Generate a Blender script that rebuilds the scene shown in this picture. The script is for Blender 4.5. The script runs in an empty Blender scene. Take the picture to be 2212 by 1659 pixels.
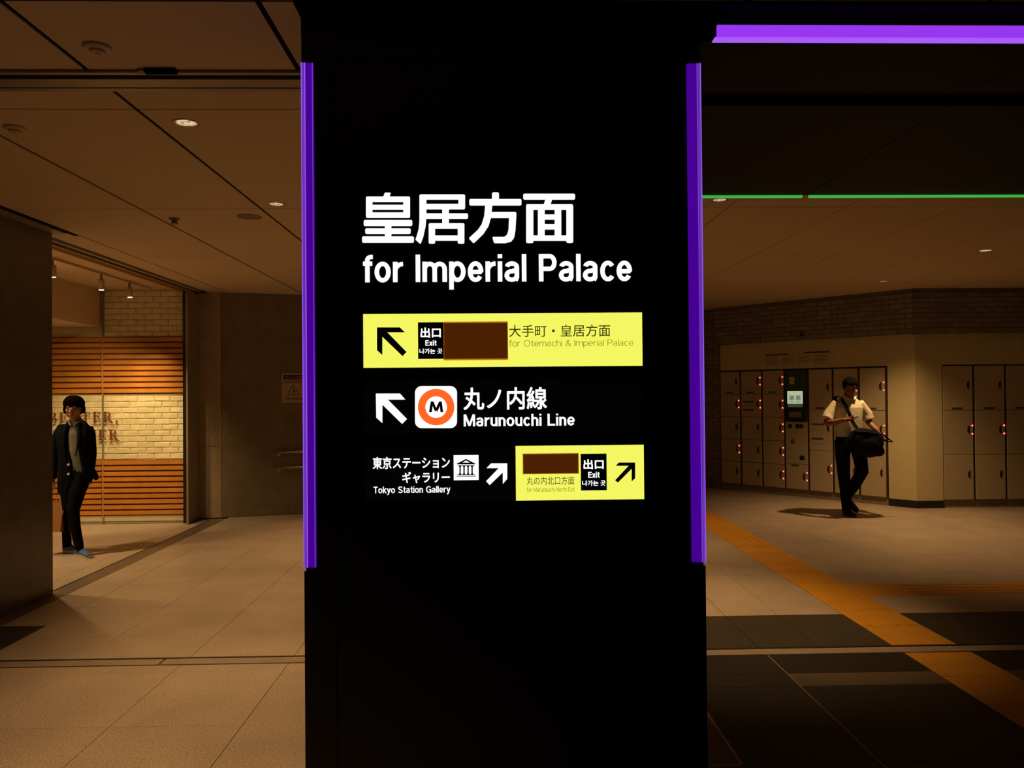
import bpy, bmesh, math, random, os
from mathutils import Vector, Matrix
random.seed(7)
S = bpy.context.scene
C = S.collection
PI = math.pi

# ------------------------------------------------------------------ camera
F_PX, CX, CY, EYE = 1760.0, 1106.0, 829.5, 1.6
yaw, pitch, roll = math.radians(1.45), math.atan(18.5/F_PX), 0.0085
fw = Vector((math.sin(yaw)*math.cos(pitch), math.cos(yaw)*math.cos(pitch), math.sin(pitch)))
rt = Vector((math.cos(yaw), -math.sin(yaw), 0)); up = rt.cross(fw)
RT = rt*math.cos(roll) - up*math.sin(roll)
UP = up*math.cos(roll) + rt*math.sin(roll)
cam_d = bpy.data.cameras.new('camera')
cam_d.sensor_width = 36; cam_d.sensor_fit = 'HORIZONTAL'; cam_d.lens = 36*F_PX/2212
cam_d.clip_start = 0.05; cam_d.clip_end = 100
cam = bpy.data.objects.new('camera', cam_d); C.objects.link(cam)
m3 = Matrix((RT, UP, -fw)).transposed()
cam.matrix_world = Matrix.Translation((0, 0, EYE)) @ m3.to_4x4()
S.camera = cam

# ------------------------------------------------------------------ world, exposure
w = bpy.data.worlds.new('world'); S.world = w; w.use_nodes = True
w.node_tree.nodes['Background'].inputs[0].default_value = (1, .62, .3, 1)
w.node_tree.nodes['Background'].inputs[1].default_value = 0.0015
S.view_settings.view_transform = 'Standard'; S.view_settings.look = 'None'
S.view_settings.exposure = 0; S.view_settings.gamma = 1; S.view_settings.use_curve_mapping = False

WARM = (1.0, .56, .215)
HALL_W = 142      # downlight power
SHOP_W = 94
CEIL = 2.94

# ------------------------------------------------------------------ materials
def s2l(c):
    return tuple(((v/255)/12.92 if v/255 <= .04045 else ((v/255+.055)/1.055)**2.4) for v in c)

def mat(name, col, rough=.6, metal=0, spec=.5, var=0, scale=8, bump=0, bscale=60, speck=0, rnd=0, coat=0):
    m = bpy.data.materials.new(name); m.use_nodes = True
    nt = m.node_tree; N = nt.nodes; Lk = nt.links
    b = N['Principled BSDF']
    b.inputs['Base Color'].default_value = (*col, 1)
    b.inputs['Roughness'].default_value = rough
    b.inputs['Metallic'].default_value = metal
    b.inputs['Specular IOR Level'].default_value = spec
    if coat: b.inputs['Coat Weight'].default_value = coat; b.inputs['Coat Roughness'].default_value = .08
    tc = N.new('ShaderNodeTexCoord')
    fac = None
    def noise(sc, det=4):
        n = N.new('ShaderNodeTexNoise'); n.inputs['Scale'].default_value = sc; n.inputs['Detail'].default_value = det
        Lk.new(geo.outputs['Position'], n.inputs['Vector']); return n.outputs['Fac']
    geo = N.new('ShaderNodeNewGeometry')
    last = None
    def mulcol(facsock, lo, hi, prev, f0=.3, f1=.7):
        mr = N.new('ShaderNodeMapRange'); mr.inputs[1].default_value = f0; mr.inputs[2].default_value = f1
        mr.inputs[3].default_value = lo; mr.inputs[4].default_value = hi
        Lk.new(facsock, mr.inputs[0])
        if prev is None: return mr.outputs[0]
        mm = N.new('ShaderNodeMath'); mm.operation = 'MULTIPLY'
        Lk.new(prev, mm.inputs[0]); Lk.new(mr.outputs[0], mm.inputs[1]); return mm.outputs[0]
    if var: last = mulcol(noise(scale), 1-var, 1+var, last)
    if speck:
        last = mulcol(noise(120, 3), 1-speck, 1+speck, last, .35, .65)
        last = mulcol(noise(300, 2), 1-speck*.6, 1+speck*.6, last, .35, .65)
    if rnd:
        oi = N.new('ShaderNodeObjectInfo'); last = mulcol(oi.outputs['Random'], 1-rnd, 1+rnd, last, 0, 1)
    if last is not None:
        vm = N.new('ShaderNodeVectorMath'); vm.operation = 'SCALE'
        vm.inputs[0].default_value = col; Lk.new(last, vm.inputs['Scale'])
        Lk.new(vm.outputs[0], b.inputs['Base Color'])
    if bump:
        bp = N.new('ShaderNodeBump'); bp.inputs['Strength'].default_value = bump; bp.inputs['Distance'].default_value = .01
        Lk.new(noise(bscale, 5), bp.inputs['Height']); Lk.new(bp.outputs[0], b.inputs['Normal'])
    return m

def emis(name, col, st=1, sample=True, rough=.3):
    m = bpy.data.materials.new(name); m.use_nodes = True
    b = m.node_tree.nodes['Principled BSDF']
    b.inputs['Base Color'].default_value = (*[c*.05 for c in col], 1)
    b.inputs['Roughness'].default_value = rough
    b.inputs['Emission Color'].default_value = (*col, 1); b.inputs['Emission Strength'].default_value = st
    if not sample: m.cycles.emission_sampling = 'NONE'
    return m

M = {}
M['stone'] = mat('floor_stone', (.43, .365, .31), .42, var=.10, scale=2.2, speck=.34, rnd=.04, bump=.08, bscale=150)
M['darkstone'] = mat('dark_floor_stone', (.048, .043, .034), .55, spec=.3, var=.12, scale=3, speck=.2, rnd=.06)
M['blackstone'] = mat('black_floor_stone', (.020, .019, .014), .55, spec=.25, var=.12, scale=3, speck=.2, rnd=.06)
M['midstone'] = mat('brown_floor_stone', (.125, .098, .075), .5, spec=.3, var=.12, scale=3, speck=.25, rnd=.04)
M['joint'] = mat('floor_joint', (.19, .155, .12), .8, var=.1)
M['channel'] = mat('channel_stone', (.33, .28, .235), .45, var=.1, speck=.1)
M['drain'] = mat('drain_steel', (.16, .135, .11), .45, metal=.3, var=.1)
M['tactile'] = mat('tactile_yellow', (.62, .30, .022), .55, var=.08, scale=5, rnd=.03)
M['ceil'] = mat('ceiling_panel', (.64, .50, .34), .75, var=.03, scale=1.2, rnd=.02)
M['ceilblack'] = mat('black_ceiling_panel', (.0065, .0075, .006), .6, spec=.12, var=.05)
M['black'] = mat('black_paint', (.003, .003, .003), .8, spec=.05, var=.1)
M['blackgap'] = mat('black_recess', (.008, .007, .006), .9, spec=.1, var=.1)
M['pillar'] = mat('pillar_black', (.0045, .0045, .0045), .42, spec=.25, var=.1)
M['glass'] = mat('sign_glass', (.045, .068, .11), .35, spec=.4, var=.05)
M['granite'] = mat('granite_wall', (.20, .165, .115), .16, spec=.35, var=.12, scale=5, speck=.25)
M['granite3'] = mat('granite_wall_dark', (.15, .125, .085), .2, spec=.3, var=.12, scale=5, speck=.25)
M['granite2'] = mat('granite_wall_light', (.38, .29, .20), .3, spec=.35, var=.1, scale=4, speck=.2)
M['cream'] = mat('cream_wall', (.62, .56, .35), .55, var=.03)
M['brick'] = mat('painted_brick', (.76, .70, .47), .75, var=.08, scale=12, rnd=.08, bump=.4, bscale=70)
M['mortar'] = mat('painted_mortar', (.62, .56, .37), .85, var=.08, bump=.3)
M['brickd'] = mat('grey_brick', (.23, .20, .165), .8, var=.15, scale=9, rnd=.16, bump=.4, bscale=60)
M['mortard'] = mat('grey_mortar', (.15, .13, .10), .9, var=.1)
M['wood'] = mat('oak_slat', (.52, .215, .032), .5, var=.12, scale=6, rnd=.10, coat=.1)
M['woodback'] = mat('slat_backing', (.24, .085, .018), .8, var=.1)
M['steel'] = mat('brushed_steel', (.5, .47, .42), .3, metal=1, var=.05)
M['bronze'] = mat('dark_bronze_frame', (.03, .027, .022), .35, metal=.6, var=.05)
M['trim'] = mat('metal_trim', (.34, .29, .22), .4, metal=.3, var=.05)
M['locker'] = mat('locker_enamel', (.50, .44, .32), .45, var=.03, rnd=.04)
M['lockgap'] = mat('locker_gap', (.03, .017, .01), .7, var=.1)
M['plinth'] = mat('locker_plinth', (.25, .21, .15), .6, var=.06)
M['handle'] = mat('handle_recess', (.028, .024, .016), .5, var=.1)
M['plate'] = mat('number_plate', (.075, .08, .05), .5, var=.1)
M['led'] = emis('led_core', (1, .30, .24), 1.6, False)
M['ledrim'] = emis('led_rim', (.62, .018, .01), .75, False)
M['green'] = mat('terminal_green', (.018, .085, .03), .4, var=.05)
M['tblack'] = mat('terminal_black', (.010, .012, .010), .3, var=.1)
M['screen'] = emis('screen_lit', s2l((176, 190, 150)), .95)
M['screenlow'] = emis('screen_lower', s2l((58, 66, 60)), .8)
M['btn'] = emis('screen_button', s2l((118, 124, 104)), 1, False)
M['baseb'] = mat('black_baseboard', (.012, .012, .014), .5, var=.1)
M['poster'] = mat('poster_paper', (.62, .53, .42), .6, var=.03)
M['ink'] = mat('poster_ink', (.09, .065, .045), .7, var=.1)
M['ink2'] = mat('poster_grey_ink', (.27, .22, .165), .7, var=.1)
M['redink'] = mat('red_ink', (.40, .13, .07), .7, var=.05)
M['signbd'] = mat('caution_paper', (.42, .33, .25), .6, var=.03)
M['letter'] = mat('red_brown_letter', (.22, .055, .022), .35, var=.1, coat=.3)
M['white'] = emis('lit_white', (.93, .97, 1.0), 1.15, False)
M['yellow'] = emis('lit_yellow', s2l((245, 247, 98)), 1.0)
M['signblack'] = mat('sign_black_film', (.012, .012, .006), .25, var=.1)
M['olive'] = emis('print_olive', s2l((140, 140, 20)), 1, False)
M['inkgreen'] = emis('print_dark', s2l((40, 42, 4)), 1, False)
M['orange'] = emis('lit_orange', s2l((255, 104, 36)), 1.0, False)
M['tape'] = emis('brown_tape', s2l((74, 32, 2)), 1.0, False)
M['tapeedge'] = emis('tape_edge', s2l((190, 120, 10)), 1.0, False)
M['pur'] = emis('purple_panel', s2l((70, 0, 146)), 1.0)
M['purb'] = emis('purple_bright_line', s2l((150, 84, 230)), 1.0, False)
M['purm'] = emis('purple_mid_line', s2l((108, 66, 178)), 1.0, False)
M['purband'] = emis('purple_band', s2l((152, 54, 240)), 1.0)
M['purlip'] = emis('purple_lip', s2l((168, 88, 248)), 1.0)
M['greenline'] = emis('green_line', s2l((62, 176, 72)), 1.0)
M['lens'] = emis('downlight_lens', (.62, .47, .28), 1.0, False)
_lm = M['lens'].node_tree; _n = _lm.nodes.new('ShaderNodeTexNoise'); _n.inputs['Scale'].default_value = 55; _n.inputs['Detail'].default_value = 1
_g = _lm.nodes.new('ShaderNodeNewGeometry'); _lm.links.new(_g.outputs['Position'], _n.inputs['Vector'])
_r = _lm.nodes.new('ShaderNodeMapRange'); _r.inputs[1].default_value = .35; _r.inputs[2].default_value = .65; _r.inputs[3].default_value = .35; _r.inputs[4].default_value = 1.3
_lm.links.new(_n.outputs['Fac'], _r.inputs[0]); _lm.links.new(_r.outputs[0], _lm.nodes['Principled BSDF'].inputs['Emission Strength'])
M['lensdim'] = emis('downlight_lens_dim', (.30, .22, .12), 1.0, False)
M['lensbright'] = emis('track_lens', (1, .86, .6), 1.6, False)
M['plastic'] = mat('cream_plastic', (.56, .44, .30), .5, var=.05)
M['plastic2'] = mat('brown_plastic', (.24, .18, .11), .5, var=.05)
M['chrome'] = mat('chrome_lamp_ring', (.7, .62, .48), .25, metal=.8, var=.05)
M['skin'] = mat('skin', (.36, .19, .12), .55, var=.05)
M['skin2'] = mat('tanned_skin', (.26, .115, .07), .5, var=.05)
M['hair'] = mat('black_hair', (.006, .005, .0045), .95, spec=0, var=.2, scale=60, bump=.6, bscale=160)
M['navy'] = mat('navy_wool', (.005, .007, .014), .9, spec=.05, var=.1, bump=.3, bscale=25)
M['greyshirt'] = mat('grey_shirt', (.16, .17, .155), .8, var=.08, bump=.3, bscale=20)
M['trouser'] = mat('black_trouser', (.0045, .0045, .006), .9, spec=.05, var=.1, bump=.3, bscale=20)
M['sneaker'] = mat('blue_canvas', (.05, .14, .34), .7, var=.1)
M['sole'] = mat('white_rubber', (.55, .50, .42), .6, var=.05)
M['whiteshirt'] = mat('white_shirt', (.62, .61, .50), .8, var=.04, bump=.5, bscale=14)
M['bagfab'] = mat('black_nylon', (.0045, .005, .008), .85, spec=.1, var=.15, bump=.4, bscale=20)
M['leather'] = mat('black_leather', (.014, .011, .010), .3, var=.1)
M['kraft'] = mat('kraft_paper', (.36, .17, .055), .7, var=.08)
M['button'] = mat('pearl_button', (.75, .70, .62), .3, var=.05)
M['eye'] = mat('dark_eye', (.02, .015, .012), .2, var=.1)
M['lip'] = mat('lips', (.26, .10, .075), .5, var=.05)

# ------------------------------------------------------------------ helpers
def new_obj(name, me, parent=None, m=None, loc=None):
    o = bpy.data.objects.new(name, me)
    if m is not None and me is not None:
        for k in (m if isinstance(m, (list, tuple)) else [m]): me.materials.append(k)
    C.objects.link(o)
    if parent is not None: o.parent = parent
    if loc is not None: o.location = loc
    return o

def tag(o, label, cat, group=None, kind=None):
    if label: o['label'] = label
    if cat: o['category'] = cat
    if group: o['group'] = group
    if kind: o['kind'] = kind
    return o

def struct(o): o['kind'] = 'structure'; return o

def empty(name, loc=(0, 0, 0), rz=0):
    o = bpy.data.objects.new(name, None); C.objects.link(o)
    o.empty_display_size = .1; o.location = loc; o.rotation_euler = (0, 0, rz); return o

def bm_box(bm, x0, x1, y0, y1, z0, z1, bev=0, mi=0):
    vs = [bm.verts.new(p) for p in ((x0,y0,z0),(x1,y0,z0),(x1,y1,z0),(x0,y1,z0),(x0,y0,z1),(x1,y0,z1),(x1,y1,z1),(x0,y1,z1))]
    fs = [bm.faces.new([vs[i] for i in q]) for q in ((0,3,2,1),(4,5,6,7),(0,1,5,4),(1,2,6,5),(2,3,7,6),(3,0,4,7))]
    for f in fs: f.material_index = mi
    if bev:
        es = {e for f in fs for e in f.edges}
        bmesh.ops.bevel(bm, geom=list(es), offset=bev, segments=1, affect='EDGES')
    return fs

def mesh_from(bm, name, smooth=False):
    me = bpy.data.meshes.new(name); bm.normal_update(); bm.to_mesh(me); bm.free()
    if smooth:
        for p in me.polygons: p.use_smooth = True
    return me

def box(name, x0, x1, y0, y1, z0, z1, m, parent=None, bev=0):
    bm = bmesh.new(); bm_box(bm, x0, x1, y0, y1, z0, z1, bev)
    return new_obj(name, mesh_from(bm, name), parent, m)

def boxes(name, lst, m, parent=None, bev=0):
    bm = bmesh.new()
    for b in lst: bm_box(bm, *b[:6], bev, b[6] if len(b) > 6 else 0)
    return new_obj(name, mesh_from(bm, name), parent, m)

def bm_cyl(bm, c0, c1, r0, r1=None, seg=20, mi=0):
    r1 = r0 if r1 is None else r1
    c0, c1 = Vector(c0), Vector(c1); d = (c1-c0).normalized()
    a = d.orthogonal().normalized(); b = d.cross(a)
    A, B = [], []
    for i in range(seg):
        t = 2*PI*i/seg; v = a*math.cos(t)+b*math.sin(t)
        A.append(bm.verts.new(c0+v*r0)); B.append(bm.verts.new(c1+v*r1))
    fs = [bm.faces.new((A[i], A[(i+1) % seg], B[(i+1) % seg], B[i])) for i in range(seg)]
    fs.append(bm.faces.new(A[::-1])); fs.append(bm.faces.new(B))
    for f in fs: f.material_index = mi

def cyl(name, c0, c1, r0, m, parent=None, r1=None, seg=20):
    bm = bmesh.new(); bm_cyl(bm, c0, c1, r0, r1, seg)
    me = mesh_from(bm, name)
    for p in me.polygons: p.use_smooth = len(p.vertices) == 4
    return new_obj(name, me, parent, m)

def prism_xz(name, polys, y0, y1, m, parent=None):
    """polygons in (x,z) extruded from y0 (front) to y1"""
    bm = bmesh.new()
    for P in polys:
        A = [bm.verts.new((x, y0, z)) for x, z in P]; B = [bm.verts.new((x, y1, z)) for x, z in P]
        n = len(P); bm.faces.new(A); bm.faces.new(B[::-1])
        for i in range(n): bm.faces.new((A[i], B[i], B[(i+1) % n], A[(i+1) % n]))
    bmesh.ops.recalc_face_normals(bm, faces=bm.faces[:])
    return new_obj(name, mesh_from(bm, name), parent, m)

def dup(o, parent=None, loc=None):
    c = o.copy(); C.objects.link(c)
    if parent is not None: c.parent = parent
    if loc is not None: c.location = loc
    for ch in list(o.children): dup(ch, c)
    return c

def text(name, body, x0, x1, z0, z1, y, m, parent=None, bold=0, latin=True):
    """lettering fitted to a rectangle of the vertical plane at y; bold = extra stroke radius in metres"""
    cu = bpy.data.curves.new(name, 'FONT'); cu.body = body; cu.size = 1; cu.resolution_u = 3
    t = bpy.data.objects.new(name, cu); C.objects.link(t)
    bpy.context.view_layer.update()
    me = bpy.data.meshes.new_from_object(t.evaluated_get(bpy.context.evaluated_depsgraph_get()))
    C.objects.unlink(t); bpy.data.objects.remove(t)
    xs = [v.co.x for v in me.vertices]; ys = [v.co.y for v in me.vertices]
    ax, bx, ay, by = min(xs), max(xs), min(ys), max(ys); r = abs(bold)
    base = [(x0+r+(v.co.x-ax)/(bx-ax)*(x1-x0-2*r), z0+r+(v.co.y-ay)/(by-ay)*(z1-z0-2*r)) for v in me.vertices]
    polys = [tuple(p.vertices) for p in me.polygons]; bpy.data.meshes.remove(me)
    offs = [(0, 0)]
    if bold > 0: offs += [(r*math.cos(k*PI/4), r*math.sin(k*PI/4)) for k in range(8)]
    V, Fc = [], []
    for ox, oz in offs:
        n = len(V); V += [(px_+ox, y, pz_+oz) for px_, pz_ in base]; Fc += [tuple(i+n for i in p) for p in polys]
    me = bpy.data.meshes.new(name); me.from_pydata(V, [], Fc)
    return new_obj(name, me, parent, m)

def EA(cx, cy, rx, ry, a0, a1, n=14):
    a0, a1 = math.radians(a0), math.radians(a1)
    return [(cx+rx*math.cos(a0+(a1-a0)*i/n), cy+ry*math.sin(a0+(a1-a0)*i/n)) for i in range(n+1)]

def latin_glyph(c, w):
    """grotesque letters as centre lines; cap height 1; returns strokes and advance"""
    h = w/2; X = .74; r = X/2
    stem = lambda x, a, b: [(x, a), (x, b)]
    arch = lambda x0, x1: EA((x0+x1)/2, .46, (x1-x0)/2, X-h-.46, 180, 0)+[(x1, 0)]
    if c == ' ': return [], .36
    if c == 'I': return [stem(h, 0, 1)], w
    if c == 'l': return [stem(h, 0, 1)], w
    if c == 'i': return [stem(h, 0, X), stem(h, 1-w*.9, 1)], w
    if c == 'f': return [[(.17, 0), (.17, .80)]+EA(.31, .80, .14, .2-h, 180, 90)+[(.36, 1-h)], [(.02, X-h*.8), (.34, X-h*.8)]], .34
    if c == 't': return [[(.17, .93), (.17, .17)]+EA(.29, .17, .12, .17-h, 180, 270)+[(.35, h)], [(.02, X-h*.8), (.34, X-h*.8)]], .34
    if c == 'r': return [stem(h, 0, X), EA(.35, .40, .35-h, X-h-.40, 180, 90)], .35
    if c == 'n': return [stem(h, 0, X), arch(h, .50-h)], .50
    if c == 'h': return [stem(h, 0, 1), arch(h, .50-h)], .50
    if c == 'm': return [stem(h, 0, X), arch(h, .425), arch(.425, .85-h)], .85
    if c == 'u': return [stem(.50-h, 0, X), [(h, X), (h, .27)]+EA(.25, .27, .25-h, .27-h, 180, 360)], .50
    if c == 'o': return [EA(.28, r, .28-h, r-h+.008, 0, 360, 28)], .56
    if c == 'c': return [EA(.27, r, .27-h, r-h+.008, 38, 322, 24)], .50
    if c == 'e': return [[(h, r-.01), (.54-h, r-.01)]+EA(.27, r, .27-h, r-h+.008, 0, 325, 26)], .54
    if c == 'p': return [stem(h, -.28, X), EA(.29, r, .28-h, r-h+.008, 0, 360, 28)], .57
    if c == 'a': return [EA(.26, .53, .17, X-h-.53, 172, 0, 10)+[(.43, .14)]+EA(.50, .14, .07, .14-h*.9, 180, 255, 5), [(.43, .44), (.36, .415)]+EA(.25, .225, .25-h, .225-h+.008, 80, 270, 12)+EA(.25, .225, .18, .225-h+.008, 270, 350, 6)], .53
    if c == 'k': return [stem(h, 0, 1), [(.45, X), (h, .30)], [(.19, .43), (.47, 0)]], .50
    if c == 'x': return [[(.05, X), (.45, 0)], [(.45, X), (.05, 0)]], .50
    if c == 'y': return [[(.06, X), (.26, .08)], [(.46, X), (.25, 0), (.20, -.14), (.13, -.21), (.03, -.21)]], .50
    if c == 'P': return [stem(h, 0, 1), [(h, 1-h), (.38, 1-h)]+EA(.38, (1-h+.46)/2, .62-h-.38, (1-h-.46)/2, 90, -90)+[(h, .46)]], .62
    if c == 'M': return [stem(h, 0, 1), stem(.82-h, 0, 1), [(h+.02, 1), (.41, .06)], [(.80-h, 1), (.41, .06)]], .82
    if c == 'L': return [stem(h, 0, 1), [(h, h), (.54, h)]], .54
    if c == 'T': return [stem(.30, 0, 1), [(0, 1-h), (.60, 1-h)]], .60
    if c == 'E': return [stem(h, 0, 1), [(h, h), (.57, h)], [(h, 1-h), (.56, 1-h)], [(h, .52), (.52, .52)]], .57
    if c == 'N': return [stem(h, 0, 1), stem(.68-h, 0, 1), [(h, .97), (.68-h, .03)]], .68
    if c == 'O': return [EA(.39, .5, .39-h, .5-h+.01, 0, 360, 32)], .78
    if c == 'G': return [EA(.38, .5, .38-h, .5-h+.01, 42, 335, 26)+[(.74-h, .20), (.74-h, .45)], [(.74, .45), (.42, .45)], stem(.74-h, 0, .3)], .74
    if c == 'S': return [EA(.32, .735, .235, .265-h+.008, 20, 262, 16)+EA(.32, .265, .255, .265-h+.008, 82, -165, 16)], .64
    if c == '&': return [[(.66, 0), (.20, .66), (.17, .80), (.22, .91), (.32, .94), (.42, .88), (.42, .76), (.34, .64), (.14, .44), (.07, .28), (.10, .13), (.22, .05), (.36, .06), (.50, .18), (.60, .42)]], .66
    return [], .3

def latin(name, body, x0, x1, z0, z1, y, m, parent, w, gap=.075):
    quads = []; pen = 0
    for c in body:
        st, adv = latin_glyph(c, w)
        for P0 in st:
            P = [P0[0]]+[q for p, q in zip(P0[:-1], P0[1:]) if (Vector(p)-Vector(q)).length > 1e-4]
            n = len(P); L_, R_s = [], []
            for i in range(n):
                a = Vector(P[max(0, i-1)]); b = Vector(P[min(n-1, i+1)]); q = Vector(P[i])
                closed = (Vector(P[0])-Vector(P[-1])).length < 1e-4
                if closed and i in (0, n-1): a, b = Vector(P[-2]), Vector(P[1])
                t = (b-a).normalized(); nn = Vector((-t.y, t.x)); k = 1
                if 0 < i < n-1:
                    t1 = (q-a).normalized(); k = 1/max(.82, abs(nn.dot(Vector((-t1.y, t1.x)))))
                L_.append(q+nn*w/2*k); R_s.append(q-nn*w/2*k)
            for i in range(n-1): quads.append([(p.x+pen, p.y) for p in (L_[i], R_s[i], R_s[i+1], L_[i+1])])
        pen += adv+(gap if c != ' ' else 0)
    xs = [p[0] for q in quads for p in q]; ys = [p[1] for q in quads for p in q]
    ax, bx, ay, by = min(xs), max(xs), min(ys), max(ys)
    V, Fc = [], []
    for q in quads:
        k = len(V); V += [(x0+(p[0]-ax)/(bx-ax)*(x1-x0), y, z0+(p[1]-ay)/(by-ay)*(z1-z0)) for p in q]; Fc.append((k, k+1, k+2, k+3))
    me = bpy.data.meshes.new(name); me.from_pydata(V, [], Fc)
    return new_obj(name, me, parent, m)

# ------------------------------------------------------------------ floor
floor = struct(boxes('floor', [(-8.6, 9.6, 1.0, 17, -.06, -.012)], M['joint']))
G = .0013
def tile_mesh(w, d):
    bm = bmesh.new(); bm_box(bm, 0, w, 0, d, -.012, 0)
    # small chamfer on the top edge
    es = [e for e in bm.edges if all(abs(v.co.z) < 1e-6 for v in e.verts)]
    bmesh.ops.bevel(bm, geom=es, offset=.0016, segments=1, affect='EDGES')
    return mesh_from(bm, 'floor_tile')
_tm = {}
def tile(x0, x1, y0, y1, m, name='floor_tile'):
    key = (round(x1-x0, 3), round(y1-y0, 3), m)
    if key not in _tm:
        me = tile_mesh(x1-x0-2*G, y1-y0-2*G); me.materials.append(M[m]); _tm[key] = me
    return new_obj(name, _tm[key], floor, None, (x0+G, y0+G, 0))
TX0, TX1 = 2.49, 2.90           # tactile strip
# far zone (beyond the channel)
XF = [-3.44, -3.12, -2.49, -1.855, -1.22, -.59, .04, .67, 1.30, 1.65, 2.03, 2.49]
XR = [2.90, 3.53, 4.16, 4.79, 5.42, 6.05, 6.68, 7.31, 7.94]
YL = [5.05, 5.50, 6.27, 7.02, 7.77, 8.52, 9.27, 10.02, 10.77, 11.52]
YR = [5.05, 5.77, 6.25, 6.61, 7.02, 7.77, 8.52, 9.27, 10.02, 10.85]
for i in range(len(XF)-1):
    left = XF[i] < 0
    ys = ([5.05, 5.785, 6.27]+YL[3:]) if i == 0 else (YL if left else [5.05, 5.77, 6.27]+YL[3:])
    for j in range(len(ys)-1):
        if XF[i+1] < -2.3 and ys[j] > 10.6: continue
        dark = ys[j] < 5.1 and (i == 0 or XF[i] > .6)
        tile(XF[i], XF[i+1], ys[j], ys[j+1], 'darkstone' if dark else 'stone')
for i in range(len(XR)-1):
    for j in range(len(YR)-1):
        if YR[j] == 6.25: continue
        if XR[i] > 5.3 and YR[j] > 10: pass
        tile(XR[i], XR[i+1], YR[j], YR[j+1], 'darkstone' if j == 0 else 'stone')
# near zone
YN = [1.75, 2.5, 3.25, 4.0, 4.77, 4.90]
for i, (a, b) in enumerate(zip([-4.37, -3.74, -3.12, -2.49, -1.86, -1.22, -.59, .04, .55], [-3.74, -3.12, -2.49, -1.86, -1.22, -.59, .04, .55, 1.055])):
    for j in range(len(YN)-1):
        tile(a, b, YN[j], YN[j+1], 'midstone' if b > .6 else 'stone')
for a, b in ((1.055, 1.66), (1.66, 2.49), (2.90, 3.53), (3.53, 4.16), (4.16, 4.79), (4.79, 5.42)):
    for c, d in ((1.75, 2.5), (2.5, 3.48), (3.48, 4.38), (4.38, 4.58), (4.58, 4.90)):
        lit = (a == 1.66 and c == 4.38) or (a >= 2.9 and c < 4.5 and d > 3)  # these tiles take the browner stone tone, the others black
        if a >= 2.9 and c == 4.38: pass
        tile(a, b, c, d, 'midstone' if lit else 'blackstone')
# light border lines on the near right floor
for nm, a in (('inlay_strip', (1.05, 1.066, 3.47, 4.9)), ('inlay_strip', (.55, 1.066, 3.466, 3.48)), ('inlay_strip', (1.653, 1.659, 2.5, 4.9))):
    box(nm, a[0], a[1], a[2], a[3], -.004, .0008, M['channel'], floor)
# shutter channel across the hall
for a, b in ((-4.3, -2.0), (-1.99, -1.03), (-1.02, 1.2), (1.21, 3.6), (3.61, 5.9), (5.91, 8.2)):
    box('channel_stone', a+.003, b-.003, 4.922, 5.022, -.011, -.001, M['channel'], floor, .001)
for a, b in ((4.903, 4.906), (5.036, 5.040)):
    box('channel_rail', -4.3, 8.2, a, b, -.012, .0, M['drain'], floor)
# shop floor and threshold
for i, a in enumerate([-8.3, -7.4, -6.5, -5.6, -4.7]):
    for j, c in enumerate([5.8, 6.8, 7.8, 8.8, 9.6]):
        tile(a, min(a+.9, -3.80), c, [6.8, 7.8, 8.8, 9.6, 10.34][j], 'stone')
for c in (5.8, 6.9, 8.0, 9.1): tile(-3.80, -3.62, c, c+1.1, 'stone')
box('threshold_channel', -3.615, -3.445, 1.0, 10.55, -.012, -.002, M['drain'], floor)
box('threshold_rail', -3.625, -3.615, 1.0, 10.55, -.012, .001, M['bronze'], floor)
# large pavement beyond what can be told apart
box('far_paving', -2.3, 9.6, 11.52, 17, -.011, -.001, M['stone'], floor)
box('far_paving', 2.49, 9.6, 10.85, 11.52, -.011, -.001, M['stone'], floor)
box('far_paving', -3.44, -2.3, 10.77, 11.5, -.011, -.002, M['stone'], floor)
box('far_paving', 7.94, 9.6, 1.0, 10.85, -.011, -.001, M['stone'], floor)
# tactile tiles
def tact(kind):
    bm = bmesh.new(); w = .41
    bm_box(bm, .002, w-.002, .002, w-.002, -.012, .0005)
    if kind == 'dots':
        for i in range(5):
            for j in range(5):
                bm_cyl(bm, (.045+i*.08, .045+j*.08, 0), (.045+i*.08, .045+j*.08, .004), .013, .008, 8)
    else:
        for i in range(4):
            x = .065+i*.0935; bm_box(bm, x-.013, x+.013, .02, .39, 0, .003, .001)
    me = mesh_from(bm, 'tactile_tile'); me.materials.append(M['tactile']); return me
TD, TB = tact('dots'), tact('bars')
def tt(x, y, me, rz=0, sy=1):
    o = new_obj('tactile_tile', me, floor, None, (x, y, 0)); o.rotation_euler = (0, 0, rz); o.scale = (1, sy, 1)
y = 4.49
for me in (TD, TB, TB, TB, TB, TB, TB): tt(TX0, y, me); y -= .41
y = 5.05
k = 0
while y < 12.9:
    me = TD if k in (0, 2, 3) else TB
    tt(TX0, y, me); y += .41; k += 1
x = 2.90
k = 0
while x < 7.9: tt(x+.41, 6.235, TD if k == 0 else TB, PI/2, 1); x += .41; k += 1

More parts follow.
